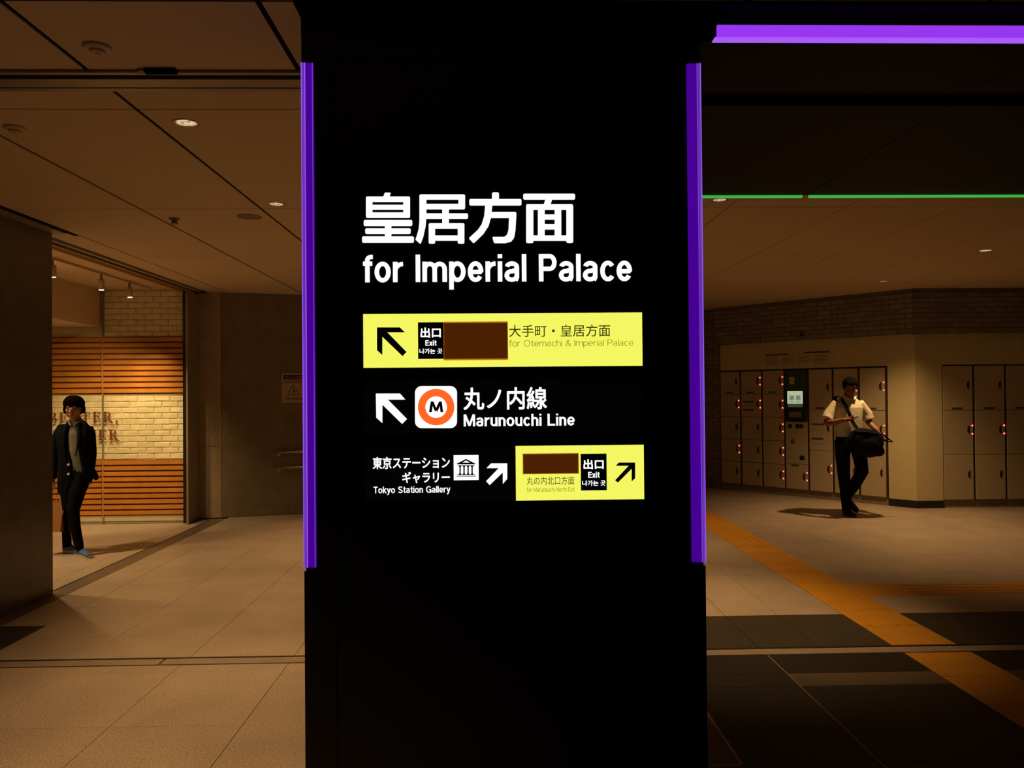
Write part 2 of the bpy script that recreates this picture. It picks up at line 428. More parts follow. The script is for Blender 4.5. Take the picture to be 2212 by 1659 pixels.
# ------------------------------------------------------------------ ceiling
ceiling = struct(boxes('ceiling', [(-8.6, 9.6, .6, 17, CEIL+.007, CEIL+.1)], M['blackgap']))
_cm = {}
def panel(x0, x1, y0, y1, gx=.005, gy=.0035, m='ceil', z=CEIL, parent=None, name='ceiling_panel'):
    key = tuple(round(v, 3) for v in (x1-x0, y1-y0, gx, gy))+(m,)
    if key not in _cm:
        bm = bmesh.new(); bm_box(bm, gx, x1-x0-gx, gy, y1-y0-gy, 0, .007)
        me = mesh_from(bm, 'ceiling_panel'); me.materials.append(M[m]); _cm[key] = me
    return new_obj(name, _cm[key], parent or ceiling, None, (x0, y0, z))
CXJ = [-3.43, -2.51, -1.65, -.785, .05, .89, 1.74, 2.61, 3.45, 4.33, 5.2, 6.06, 6.92, 7.78, 8.64]
for i in range(len(CXJ)-1):
    a, b = CXJ[i], CXJ[i+1]
    panel(a, b, 1.0, 2.775, .011, .002); 
    panel(a, b, 2.785, 3.372, .011, .002)
    g = .010 if -2 < a < -1 or b < -1 else .0045
    for c, d in ((3.605, 3.84), (3.84, 5.9), (5.9, 7.95), (7.95, 10.0), (10.0, 12.05), (12.05, 14.1)):
        panel(a, b, c, d, g, .004)
for c, d in ((1.0, 3.372), (3.605, 6.3), (6.3, 9.0), (9.0, 10.9)): panel(-3.69, -3.43, c, d, .006, .003)
for a, b in ((-8.4, -6.1), (-6.1, -3.80)): panel(a, b, 5.8, 10.5, .003, .003)
# shutter slot on the left part of the ceiling
slot = struct(boxes('trim_1', [(-4.2, -.66, 3.374, 3.40, CEIL-.012, CEIL+.03), (-4.2, -.66, 3.466, 3.556, CEIL-.004, CEIL+.03),
                               (-4.2, -.66, 3.564, 3.60, CEIL-.006, CEIL+.03)], M['trim']))
box('slot_recess', -4.2, -.66, 3.40, 3.466, CEIL+.022, CEIL+.03, M['blackgap'], slot)
# shop head track
head = struct(boxes('trim_2', [(-3.80, -3.775, 5.8, 10.5, CEIL-.03, CEIL+.02), (-3.735, -3.70, 5.8, 10.5, CEIL-.02, CEIL+.03)], M['trim']))
box('head_groove', -3.775, -3.735, 5.8, 10.5, CEIL-.004, CEIL+.02, M['blackgap'], head)
box('head_cover', -3.90, -3.80, 5.8, 10.5, CEIL-.03, CEIL+.02, M['woodback'], head)

# black lowered soffit right of the pillar
SZ = 2.857
soffit = struct(boxes('trim_3', [(-.66, 9.0, 2.872, 5.20, SZ+.03, CEIL+.03), (-.66, 9.0, 2.872, 2.905, SZ+.010, SZ+.03)], M['black']))
SX = [-.66, .75, 2.04, 3.0, 3.96, 4.92, 5.88, 6.84, 7.8, 8.9]
for a, b in zip(SX[:-1], SX[1:]):
    panel(a, b, 2.90, 3.397, .003, .002, 'ceilblack', SZ, soffit, 'soffit_panel')
    panel(a, b, 3.552, 5.195, .003, .002, 'ceilblack', SZ, soffit, 'soffit_panel')
box('soffit_recess', -.66, 9.0, 3.397, 3.552, SZ+.026, SZ+.032, M['blackgap'], soffit)
# black edge plate on the ceiling in front of pillar and soffit
struct(box('trim_4', -.661, 9.0, 2.765, 2.87, CEIL-.014, CEIL-.001, M['black']))
struct(box('trim_5', .747, 9.0, 2.853, 2.865, 2.898, CEIL-.014, M['black']))

# ------------------------------------------------------------------ left wall (dark polished stone)
WX, WY = -3.575, 6.73
wl = struct(box('wall_left', -4.3, WX-.012, 1.0, WY-.014, 0, CEIL, M['granite3']))
for a, b in ((1.0, 2.2), (2.2, 3.4), (3.4, 4.6), (4.6, 5.8), (5.8, WY)):
    box('stone_panel', WX-.015, WX, a+.0015, b-.0015, .0, CEIL-.004, M['granite3'], wl)
box('stone_return', -4.29, WX-.002, WY-.013, WY, .0, CEIL-.004, M['granite3'], wl)
struct(box('trim_10', WX, -3.475, 1.0, WY+.02, CEIL-.010, CEIL+.004, M['trim']))
struct(box('trim_11', -3.475, -3.435, 1.0, WY+.15, CEIL-.001, CEIL+.004, M['blackgap']))

# far left stone wall: two planes
def seg_frame(p, q):
    d = Vector((q[0]-p[0], q[1]-p[1])); return d.length, math.atan2(d.y, d.x)
def wall_seg(name, p, q, z0, z1, thick, m, parent=None):
    L, a = seg_frame(p, q)
    o = box(name, 0, L, 0, thick, z0, z1, m, parent); o.location = (p[0], p[1], 0); o.rotation_euler = (0, 0, a); return o
wb = struct(wall_seg('wall_back', (-3.86, 10.72), (-3.53, 10.74), 0, CEIL, .5, M['granite2']))
L1, _ = seg_frame((-3.86, 10.72), (-3.53, 10.74))
for a, b in ((0.004, .93), (.934, CEIL-.004)):
    box('stone_panel', .002, L1, -.015, 0, a, b, M['granite2'], wb)
wb2 = struct(wall_seg('wall_back', (-3.53, 10.74), (-1.0, 11.5), 0, CEIL, .5, M['granite']))
for a, b in ((0, .0), (.002, 1.2), (1.203, 2.4), (2.403, 2.62)):
    if b: box('stone_panel', a, b, -.015, 0, .004, CEIL-.004, M['granite'], wb2)
struct(wall_seg('wall_back', (-1.0, 11.5), (-1.0, 16.0), 0, CEIL, .3, M['granite']))
struct(wall_seg('wall_back', (-1.3, 16.0), (3.2, 16.0), 0, CEIL, .3, M['cream']))
struct(box('trim_6', -3.53, -.97, 11.5, 11.52, 0, .02, M['trim']))

# ------------------------------------------------------------------ shop
ws = struct(box('wall_shop', -8.4, -3.86, 10.37, 10.6, 0, CEIL, M['mortar']))
struct(box('wall_shop_side', -8.6, -8.4, 5.8, 10.6, 0, CEIL, M['mortar']))
def brick_variants(n, bl, bh, dp, m, jit):
    out = []
    for k in range(n):
        bm = bmesh.new(); bm_box(bm, 0, bl, -dp, .004, 0, bh)
        for v in bm.verts:
            if v.co.y < 0: v.co += Vector((random.uniform(-jit, jit), random.uniform(-jit, jit)*.8, random.uniform(-jit, jit)))
        es = [e for e in bm.edges if all(v.co.y < 0 for v in e.verts)]
        bmesh.ops.bevel(bm, geom=es, offset=min(.006, dp*.45), segments=1, affect='EDGES')
        me = mesh_from(bm, 'brick'); me.materials.append(m); out.append(me)
    return out
def lay(parent, x0, x1, z0, z1, y, bl, bh, gap, full, half, cond=None):
    r = 0; z = z0
    while z+bh <= z1+.004:
        x = x0-(bl+gap)/2*(r % 2); 
        while x < x1-.03:
            if x >= x0-.001 and x+bl <= x1+.001:
                new_obj('brick', random.choice(full), parent, None, (x, y, z))
            else:
                xs = max(x, x0); xe = min(x+bl, x1)
                if xe-xs > .04:
                    o = new_obj('brick', random.choice(full), parent, None, (xs, y, z)); o.scale = ((xe-xs)/bl, 1, 1)
            x += bl+gap
        z += bh+gap; r += 1
BS = brick_variants(7, .194, .0655, .013, M['brick'], .005)
lay(ws, -6.05, -3.87, .805, 1.615, 10.372, .194, .0655, .007, BS, None)
lay(ws, -4.86, -3.87, 2.345, 2.92, 10.372, .194, .0655, .007, BS, None)
box('skirting', -8.3, -3.865, 10.355, 10.37, .03, .098, M['mortar'], ws)
joint = box('joint_strip', -4.882, -4.862, 10.335, 10.352, .03, 2.93, M['trim'], ws)
def slats(name, z0, z1, label):
    root = empty(name, (-4.9, 10.36, z0)); tag(root, label, 'wall panel', 'oak slat panels on the shop wall')
    b = box('backing', -1.4, 1.035, -.002, .008, 0, z1-z0, M['woodback'], root)
    n = 10; p = (z1-z0)/n
    for i in range(n):
        for a, c in ((-1.4, .012), (.016, 1.032)):
            o = box('slat', a, c, -.028, -.002, i*p+.012, (i+1)*p-.009, M['wood'], root, .002)
    return root
slats('slat_panel', .10, .795, 'oak slat panel on the lower shop wall under the white brick band')
slats('slat_panel', 1.625, 2.34, 'oak slat panel on the upper shop wall above the red-brown lettering')
# bulkhead box in the shop
struct(box('trim_7', -8.2, -4.90, 6.0, 10.34, 2.47, CEIL-.002, M['ceil']))
# opening post
struct(boxes('trim_8', [(-3.862, -3.825, 10.30, 10.352, 0, CEIL-.03)], M['bronze']))
struct(box('trim_9', -3.822, -3.80, 10.30, 10.70, 0, CEIL-.03, M['trim']))

# lettering on the brick
def glyph(ch, x, z, h):
    t = .17*h; n = .055*h; P = []
    R = lambda a, b, c, d: P.append([(x+a*h, z+c*h), (x+b*h, z+c*h), (x+b*h, z+d*h), (x+a*h, z+d*h)])
    def arc(cx, cz, rx, rz, a0, a1, tk, tn, seg=10):
        for i in range(seg):
            u0, u1 = a0+(a1-a0)*i/seg, a0+(a1-a0)*(i+1)/seg
            def pt(u, inn):
                f = abs(math.cos(u)); w_ = tn+(tk-tn)*f
                return (x+h*(cx+(rx-inn*w_)*math.cos(u)), z+h*(cz+(rz-inn*(tn))*math.sin(u)))
            P.append([pt(u0, 0), pt(u1, 0), pt(u1, 1), pt(u0, 1)])
    T, Nn = .15, .05
    if ch in 'BRE':
        R(.10, .10+T, 0, 1); R(0, .35, 0, Nn); R(0, .35, 1-Nn, 1)
    if ch == 'B':
        R(.2, .45, 1-Nn, 1); R(.2, .45, .50, .55); R(.2, .48, 0, Nn)
        arc(.42, .76, .24, .24, -PI/2, PI/2, T, Nn); arc(.45, .27, .28, .27, -PI/2, PI/2, T, Nn); wd = .78
    elif ch == 'E':
        R(.2, .66, 1-Nn, 1); R(.2, .55, .48, .53); R(.2, .70, 0, Nn)
        R(.62, .67, .78, 1); R(.66, .71, 0, .24); R(.51, .555, .38, .63); wd = .78
    elif ch == 'T':
        R(.32, .32+T, 0, 1); R(.2, .6, 0, Nn); R(.02, .78, 1-Nn, 1); R(.0, .05, .76, 1); R(.75, .80, .76, 1); wd = .86
    elif ch == 'R':
        R(.2, .45, 1-Nn, 1); R(.2, .45, .48, .53); arc(.42, .745, .26, .255, -PI/2, PI/2, T, Nn)
        P.append([(x+.36*h, z+.5*h), (x+.52*h, z+.5*h), (x+.92*h, z-.08*h), (x+.76*h, z-.08*h)])
        P.append([(x+.78*h, z-.1*h), (x+1.02*h, z-.1*h), (x+1.02*h, z-.05*h), (x+.80*h, z-.05*h)]); wd = .92
    elif ch == ',':
        P.append([(x+.05*h, z), (x+.2*h, z), (x+.2*h, z+.16*h), (x+.05*h, z+.16*h)])
        P.append([(x+.13*h, z), (x+.2*h, z), (x+.1*h, z-.2*h), (x+.02*h, z-.2*h)]); wd = .3
    return P, wd*h
lt = empty('wall_lettering', (-5.1, 10.35, 1.1))
tag(lt, 'raised red-brown serif lettering on the white brick band of the shop', 'lettering')
for word, xe, z in (('BETTER,', -4.665, 1.274), ('BETTER', -4.665, 1.052)):
    h = .128; SPC = .030
    tot = sum(glyph(c, 0, 0, h)[1]+SPC for c in word)-SPC; x = xe-tot
    for c in word:
        P, wd = glyph(c, x+5.1, z-1.1, h)
        prism_xz('letter', P, -.045, -.030, M['letter'], lt)
        x += wd+SPC

# ------------------------------------------------------------------ right side: locker wall
LA = (3.74, 13.2); TH = math.atan2(-2.35, 1.93)
def lf(name, kind=True):
    o = empty(name, (LA[0], LA[1], 0), TH); return o
wr = struct(boxes('wall_right', [(0, 3.09, -.004, .5, 1.925, 2.42), (2.715, 3.09, -.004, .5, 0, 1.925)], M['cream']))
wr.location = (LA[0], LA[1], 0); wr.rotation_euler = (0, 0, TH)
CO = (LA[0]+3.09*math.cos(TH), LA[1]+3.09*math.sin(TH))
wr2 = struct(boxes('wall_right', [(CO[0], 9.4, 10.812, 11.3, 1.925, 2.42), (CO[0], 6.06, 10.812, 11.3, 0, 1.925), (8.25, 9.4, 10.812, 11.3, 0, 1.925)], M['cream']))
struct(box('wall_right_end', 9.4, 9.6, 1.0, 11.3, 0, CEIL, M['cream']))
o = struct(box('baseboard_right', 2.712, 3.095, -.014, -.004, 0, .10, M['baseb'])); o.location = (LA[0], LA[1], 0); o.rotation_euler = (0, 0, TH)
struct(box('baseboard_right', CO[0]-.004, 6.06, 10.80, 10.812, 0, .10, M['baseb']))
# brick bulkheads
BD = brick_variants(6, .20, .059, .008, M['brickd'], .003)
def rot_struct(o): o.location = (LA[0], LA[1], 0); o.rotation_euler = (0, 0, TH); return struct(o)
bk = rot_struct(box('wall_right_upper', -.02, 3.17, -.13, .5, 2.345, CEIL, M['mortard']))
lay(bk, 0.0, 3.14, 2.352, CEIL, -.132, .20, .059, .0085, BD, None)
bk2 = struct(box('wall_right_upper', CO[0]-.09, 9.4, 10.68, 11.3, 2.345, CEIL, M['mortard']))
lay(bk2, CO[0]-.085, 8.4, 2.352, CEIL, 10.679, .20, .059, .0085, BD, None)
bk3 = rot_struct(box('wall_far', -1.6, -.01, 0, .5, 0, CEIL, M['mortard']))
lay(bk3, -.86, -.015, .01, CEIL, -.002, .20, .059, .0085, BD, None)
o = box('brick_field', -1.6, -.87, -.012, 0, .0, CEIL, M['brickd'], bk3)
rot_struct(box('wall_far', -4.2, -1.6, 0, .5, 0, CEIL, M['cream']))

# locker units
def d_handle():
    bm = bmesh.new(); pts = [(0, -.055)]+[(-.034*math.cos(a)*1.0, .055*math.sin(a)) for a in [(-PI/2+PI*i/10) for i in range(1, 10)]]+[(0, .055)]
    A = [bm.verts.new((p[0], -.004, p[1])) for p in pts]; B = [bm.verts.new((p[0], .0, p[1])) for p in pts]
    n = len(pts); bm.faces.new(A); bm.faces.new(B[::-1])
    for i in range(n): bm.faces.new((A[i], B[i], B[(i+1) % n], A[(i+1) % n]))
    bmesh.ops.recalc_face_normals(bm, faces=bm.faces[:])
    me = mesh_from(bm, 'handle'); me.materials.append(M['handle']); return me
def led_mesh():
    bm = bmesh.new(); bm_cyl(bm, (0, 0, 0), (0, -.004, 0), .0185, .017, 16, 0); bm_cyl(bm, (0, -.004, 0), (0, -.007, 0), .0115, .008, 12, 1)
    me = mesh_from(bm, 'status_lamp'); me.materials.append(M['ledrim']); me.materials.append(M['led']); return me
HM, LM = d_handle(), led_mesh()
_dm = {}
def door_mesh(w, h):
    k = (round(w, 3), round(h, 3))
    if k not in _dm:
        bm = bmesh.new(); bm_box(bm, 0, w, -.018, 0, 0, h, .003); me = mesh_from(bm, 'locker_door'); me.materials.append(M['locker']); _dm[k] = me
    return _dm[k]
PM = None
def locker_unit(base, rz, w, rows, lit, label, plates=(), stickers=()):
    """rows: list of z boundaries"""
    u = empty('locker_unit', base, rz); tag(u, label, 'locker', 'coin lockers along the right wall')
    boxes('carcass', [(0.001, w-.001, .0, .48, .105, 1.915)], M['lockgap'], u)
    box('plinth', 0.001, w-.001, .012, .48, 0, .105, M['plinth'], u)
    dw = w-.032
    for i in range(len(rows)-1):
        z0, z1 = rows[i]+.003, rows[i+1]-.003
        d = new_obj('locker_door', door_mesh(dw, z1-z0), u, None, (.008, 0, z0))
        h = new_obj('handle', HM, d, None, (dw-.045, -.018, (z1-z0)*.56))
        r = len(rows)-2-i
        if r in lit:
            for s in (-1, 1): new_obj('status_lamp', LM, d, None, (dw-.012, -.018, (z1-z0)*.56+s*.055))
        if r in plates:
            for k_ in range(1):
                p = box('number_plate', dw*.28, dw*.66, -.0195, -.018, .008, .034, M['plate'], d)
        if r in stickers:
            for k_, (zz, hh, ww) in enumerate(((.62, .026, .56), (.50, .008, .5), (.26, .03, .52), (.16, .008, .48))):
                box('sticker', dw*.1, dw*(.1+ww), -.0190, -.018, (z1-z0)*zz, (z1-z0)*zz+hh, M['plate'] if hh > .02 else M['ink2'], d)
    return u
Z5 = [.108+.3594*i for i in range(6)]; Z3 = [.108, .709, 1.309, 1.905]
PW = .3866
def lpos(s): return (LA[0]+s*math.cos(TH), LA[1]+s*math.sin(TH), 0)
names = ['leftmost five-door grey locker column beside the brick wall', 'second five-door locker column from the left, stickers on its doors',
         'third five-door locker column, all five doors lit red, left of the green terminal', None,
         'three-door locker column right of the green terminal, behind the man\'s arm',
         'three-door locker column directly behind the walking man', 'three-door locker column at the right end of the angled bank by the cream pier']
cfg = [(Z5, (1, 3), (0,), ()), (Z5, (0, 1), (0,), (1,)), (Z5, (0, 1, 2, 3, 4), (0,), ()), None,
       (Z3, (2,), (0,), (1,)), (Z3, (0,), (0,), ()), (Z3, (0, 1), (0,), ())]
for i, c in enumerate(cfg):
    if c: locker_unit(lpos(i*PW), TH, PW, c[0], c[1], names[i], c[2], c[3])
# bank 2
n2 = ['first three-door locker column of the right-hand bank, next to the cream pier', 'second three-door locker column of the right-hand bank',
      'three-door locker column cut by the right edge of the photo', 'three-door locker column beyond the right edge of the photo', 'last three-door locker column far beyond the right edge of the photo']
for i in range(5):
    locker_unit((6.065+i*.435, 10.83, 0), 0, .435, [.108, .712, 1.312, 1.912], ((1,), (1,), (), (), ())[i], n2[i], (0,))
# payment terminal (column 4)
t = empty('payment_terminal', lpos(3*PW), TH); tag(t, 'locker payment terminal with green header and lit touch screen', 'terminal')
box('carcass', .001, PW-.001, 0, .48, .105, 1.915, M['lockgap'], t)
box('plinth', .001, PW-.001, .012, .48, 0, .105, M['plinth'], t)
dw = PW-.032
d = new_obj('locker_door', door_mesh(dw, .375), t, None, (.008, 0, .111)); new_obj('handle', HM, d, None, (dw-.045, -.018, .2))
for s in (-1, 1): new_obj('status_lamp', LM, d, None, (dw-.012, -.018, .2+s*.055))
box('number_plate', dw*.25, dw*.6, -.0195, -.018, .345, .37, M['plate'], d)
box('lower_panel', .008, PW-.024, -.018, 0, .492, 1.122, M['locker'], t, .003)
hd = box('header_panel', .004, PW-.022, -.022, 0, 1.126, 1.898, M['green'], t, .004)
box('picture_label', .085, .165, -.0235, -.022, 1.69, 1.80, M['poster'], hd)
box('screen_surround', .022, PW-.04, -.026, -.022, 1.14, 1.60, M['tblack'], t, .003)
sc = box('touch_screen', .048, .300, -.029, -.026, 1.395, 1.585, M['screen'], t)
for a in (.085, .190): box('screen_button', a, a+.075, -.0300, -.029, 1.45, 1.52, M['btn'], sc)
for a in (.085, .190):
    for q in range(2): box('screen_text', a, a+.075, -.0300, -.029, 1.415+q*.014, 1.422+q*.014, M['btn'], sc)
box('screen_lower', .055, .295, -.0285, -.026, 1.345, 1.394, M['screenlow'], t)
box('card_reader', .07, .275, -.030, -.026, 1.19, 1.275, M['plastic2'], t, .003)
cyl('coin_slot', (.085, -.018, 1.055), (.085, -.03, 1.055), .034, M['tblack'], t)
cyl('coin_slot', (.21, -.018, 1.06), (.21, -.03, 1.06), .034, M['tblack'], t)
cyl('coin_slot', (.27, -.018, 1.06), (.27, -.03, 1.06), .030, M['tblack'], t)
box('return_cup', .235, .31, -.022, -.018, .555, .62, M['tblack'], t, .003)
box('pictogram', .09, .15, -.0192, -.018, .86, .872, M['plate'], t)
boxes('pictogram', [(.09, .15, -.0192, -.018, .80, .845), ], M['plate'], t)
for k in range(3): box('slot_label', .155, .22, -.0192, -.018, .985-k*.02, .990-k*.02, M['ink2'], t)
# instruction board above the lockers
b = empty('instruction_board', lpos(.80), TH); tag(b, 'wide paper instruction board above the lockers with four text blocks', 'sign')
bd = box('board', 0, 1.12, -.012, -.004, 1.93, 2.19, M['poster'], b)
box('heading_bar', .04, .42, -.0135, -.012, 2.135, 2.158, M['ink'], b); box('heading_bar', .68, 1.08, -.0135, -.012, 2.145, 2.170, M['ink'], b)
box('heading_bar', .43, .67, -.0132, -.012, 2.143, 2.150, M['ink2'], b)
for i in range(4):
    x0 = .04+i*.265
    tb = box('text_block', x0, x0+.235, -.0135, -.012, 1.972 if i in (0, 3) else 2.0, 2.118, M['poster'], b)
    for k in range(7 if i in (0, 3) else 6):
        box('text_line', x0+.004, x0+.225-.03*(k % 3), -.0145, -.0135, 2.102-k*.019, 2.110-k*.019, M['ink2'], tb)

# small wall hook above the board
hk = empty('wall_bracket', lpos(1.52), TH); tag(hk, 'tiny black bracket on the grey brick above the instruction board', 'bracket')
box('plate', -.01, .01, -.16, -.14, 2.40, 2.46, M['black'], hk, .002); cyl('arm', (0, -.15, 2.41), (.05, -.18, 2.405), .006, M['black'], hk)

# ------------------------------------------------------------------ caution notice and handrails on the stone wall
WA = math.atan2(.76, 2.53)
def wpos(x):  # point on the stone wall face at world x
    return (x, 10.74+(x+3.53)*.76/2.53, 0)
p = wpos(-2.80); cs = empty('caution_notice', p, WA); tag(cs, 'white caution notice with warning triangle on the dark stone wall', 'sign')
box('board', 0, .30, -.022, -.0155, 1.49, 1.885, M['signbd'], cs)
box('header', .025, .275, -.0235, -.022, 1.80, 1.862, M['black'], cs)
text('header_text', '足元注意', .035, .265, 1.806, 1.855, -.0245, M['signbd'], cs, .002, False)
text('caution_text', 'CAUTION', .03, .27, 1.753, 1.785, -.0235, M['redink'], cs, .002)
text('floor_text', 'WET FLOOR', .03, .27, 1.525, 1.560, -.0235, M['redink'], cs, .002)
tri = [(.15, 1.735), (.065, 1.59), (.235, 1.59)]; tri2 = [(.15, 1.718), (.079, 1.598), (.221, 1.598)]
P = []
for i in range(3): P.append([tri[i], tri[(i+1) % 3], tri2[(i+1) % 3], tri2[i]])
prism_xz('warning_triangle', P, -.0235, -.022, M['ink'], cs)
prism_xz('slipping_figure', [[(.135, 1.66), (.15, 1.675), (.178, 1.63), (.165, 1.62)], [(.15, 1.64), (.165, 1.645), (.14, 1.612), (.13, 1.615)], [(.15, 1.645), (.185, 1.64), (.182, 1.632), (.15, 1.634)]], -.0235, -.022, M['ink'], cs)
for z, lab in ((.835, 'upper chrome handrail on the dark stone wall'), (.632, 'lower chrome handrail on the dark stone wall')):
    p = wpos(-2.90); hr = empty('handrail', (p[0], p[1], 0), WA); tag(hr, lab, 'handrail', 'handrails beside the pillar')
    cyl('rail', (0, -.085, z), (1.5, -.085, z), .018, M['steel'], hr)
    for x in (.06, .75, 1.42):
        cyl('bracket', (x, -.085, z-.01), (x, -.016, z-.03), .008, M['steel'], hr)
        cyl('mount', (x, -.022, z-.03), (x, -.0155, z-.03), .026, M['steel'], hr)
    cyl('end_cap', (-.006, -.085, z), (0, -.085, z), .021, M['steel'], hr)

# ------------------------------------------------------------------ the sign pillar
PY = 2.85
def px(x, y, yy=PY):
    d = fw + RT*((x-CX)/F_PX) - UP*((y-CY)/F_PX)
    t_ = yy/d.y; return d.x*t_, EYE+d.z*t_
pil = empty('sign_pillar', (.0465, 3.2, 0)); tag(pil, 'wide black wayfinding pillar with lit Imperial Palace sign and purple edge lights', 'pillar')
PX0, PX1 = -.654, .747
OX, OYY = .0465, 3.2
def pb(name, x0, x1, y0, y1, z0, z1, m, parent=pil, bev=0): return box(name, x0-OX, x1-OX, y0-OYY, y1-OYY, z0, z1, m, parent, bev)
pb('core', PX0+.004, PX1-.004, PY+.012, 3.55, 0, CEIL-.016, M['pillar'])
pb('corner_column', PX0, -.545, PY, PY+.014, 0, .985, M['pillar'])
pb('corner_column', .640, PX1, PY, PY+.014, 0, .985, M['pillar'])
pb('side_panel', -.611, -.545, PY, PY+.014, .988, 2.757, M['pillar'])
pb('side_panel', .640, .697, PY, PY+.014, .988, 2.757, M['pillar'])
front = pb('front_panel', -.541, .636, PY, PY+.016, 0, 2.757, M['pillar'])
pb('top_panel', PX0, PX1, PY, PY+.014, 2.761, CEIL-.015, M['pillar'])
# purple edge lights
for side in (-1, 1):
    a, b = (PX0, -.613) if side < 0 else (.700, PX1)
    st = pb('edge_light', a, b, PY-.006, PY+.05, 1.0, 2.755, M['pur'])
    e = a if side < 0 else b
    def ln(u, v, m, y0=PY-.010): pb('light_line', min(e-side*u, e-side*v), max(e-side*u, e-side*v), y0, PY-.005, 1.0, 2.755, m, st)
    ln(.0, .003, M['purb']); ln(.0055, .008, M['purm']); ln(.011, .0145, M['purb'] if side < 0 else M['purm'])
    if side < 0: pb('light_line', b-.003, b-.0005, PY-.008, PY-.005, 1.0, 2.755, M['purm'], st)
# sign faces
c1 = lambda x, y: px(760+x/3.3515, 380+y/3.3515)
c2 = lambda x, y: px(760+x/3.3515, 800+y/3.3515)
def face(name, cf, x0, y0, x1, y1, y, m, parent, th=.0006):
    ym = (y0+y1)/2; xm = (x0+x1)/2
    X0 = cf(x0, ym)[0]; X1 = cf(x1, ym)[0]; Z1 = cf(xm, y0)[1]; Z0 = cf(xm, y1)[1]
    return box(name, X0-OX, X1-OX, y-OYY, y+th-OYY, Z0, Z1, m, parent)
def poly(name, cf, polys, y, m, parent, th=.0005):
    return prism_xz(name, [[(lambda q: (q[0]-OX, q[1]))(cf(*p)) for p in P_] for P_ in polys], y-OYY, y+th-OYY, m, parent)
def lat(cf, body, x0, y0, x1, y1, y, m, parent, w):
    ym = (y0+y1)/2; xm = (x0+x1)/2
    return latin('line_text', body, cf(x0, ym)[0]-OX, cf(x1, ym)[0]-OX, cf(xm, y1)[1], cf(xm, y0)[1], y-OYY, m, parent, w)
def txt(name, cf, body, x0, y0, x1, y1, y, m, parent, bold=0, latin=True):
    ym = (y0+y1)/2; xm = (x0+x1)/2
    return text(name, body, cf(x0, ym)[0]-OX, cf(x1, ym)[0]-OX, cf(xm, y1)[1], cf(xm, y0)[1], y-OYY, m, parent, bold, latin)
Y1, Y2, Y3, Y4 = PY-.0025, PY-.0035, PY-.0045, PY-.0055
# big characters, stroke by stroke
def R_(x0, y0, x1, y1): return [(x0, y0), (x1, y0), (x1, y1), (x0, y1)]
def rnd(x0, y0, x1, y1, r=7):
    return [(x0+r, y0), (x1-r, y0), (x1, y0+r), (x1, y1-r), (x1-r, y1), (x0+r, y1), (x0, y1-r), (x0, y0+r)]
K1 = [[(240, 122), (276, 122), (282, 127), (273, 152), (228, 152)], rnd(103, 150, 422, 190), R_(103, 180, 150, 290), R_(373, 180, 422, 290), R_(145, 210, 378, 246), rnd(103, 265, 422, 305),
      rnd(87, 320, 438, 364), rnd(98, 380, 426, 421), R_(240, 360, 287, 445), rnd(75, 438, 450, 485)]
K2 = [rnd(490, 135, 820, 173), R_(772, 160, 820, 225), rnd(500, 203, 820, 243), [(490, 145), (540, 145), (540, 300), (490, 330)], [(490, 328), (540, 298), (534, 370), (484, 390)], [(484, 388), (534, 368), (518, 440), (472, 430)],
      [(474, 425), (520, 436), (500, 490), (494, 492), (462, 464), (463, 456)], rnd(532, 272, 841, 312), R_(655, 240, 703, 348), rnd(557, 343, 815, 384), rnd(557, 350, 603, 492), rnd(767, 350, 815, 492), R_(600, 432, 770, 470)]
K3 = [rnd(1015, 120, 1065, 180), rnd(851, 168, 1228, 215), [(966, 210), (1017, 210), (1012, 262), (1006, 310), (958, 296)], [(958, 294), (1006, 308), (988, 370), (940, 352)], [(942, 348), (990, 364), (950, 425), (910, 396)],
      [(912, 392), (952, 422), (888, 484), (880, 488), (850, 456), (851, 448)], [(1005, 262), (1184, 262), (1191, 270), (1190, 306), (1002, 306)], [(1138, 300), (1190, 300), (1184, 400), (1134, 396)],
      [(1134, 394), (1184, 398), (1174, 452), (1122, 432)], [(1125, 425), (1174, 450), (1152, 478), (1108, 488), (1104, 442)], [(1024, 442), (1108, 442), (1112, 488), (1036, 488), (1028, 482), (1018, 448)]]
K4 = [rnd(1241, 130, 1616, 173), [(1402, 170), (1450, 170), (1438, 210), (1388, 210)], rnd(1262, 205, 1600, 247), rnd(1262, 215, 1314, 487), rnd(1553, 215, 1602, 486), R_(1310, 432, 1556, 471), R_(1347, 243, 1396, 436), R_(1468, 243, 1516, 436),
      R_(1392, 280, 1470, 318), R_(1392, 350, 1470, 389)]
for K in (K1, K2, K3, K4): poly('character', c1, K, Y1, M['white'], front)
lat(c1, 'for Imperial Palace', 82, 568, 2028, 822, Y1, M['white'], front, .158)
# yellow panel 1
y1p = face('yellow_panel', c1, 84, 995, 2102, 1382, PY-.003, M['yellow'], pil, .003)
LA_ = [(183, 1097), (348, 1097), (385, 1133), (258, 1133), (397, 1275), (368, 1305), (222, 1165), (222, 1297), (183, 1262)]
def arrow(name, cf, A, y, m, parent):
    # split the arrow outline into convex pieces: A = tip, top-right, notch..., see order
    p = A
    poly(name, cf, [[p[0], p[1], p[2], p[3]], [p[0], p[3], p[6]], [p[0], p[6], p[7], p[8]], [p[3], p[4], p[5], p[6]]], y, m, parent)
arrow('arrow', c1, LA_, Y2, M['signblack'], y1p)
eb = face('exit_box', c1, 480, 1060, 666, 1325, Y2, M['signblack'], y1p)
txt('exit_text', c1, '出口', 498, 1098, 645, 1172, Y3, M['white'], y1p, .0011, False)
lat(c1, 'Exit', 533, 1190, 614, 1231, Y3, M['white'], y1p, .17)
txt('exit_text', c1, '나가는 곳', 490, 1250, 656, 1288, Y3, M['white'], y1p, .0005, False)
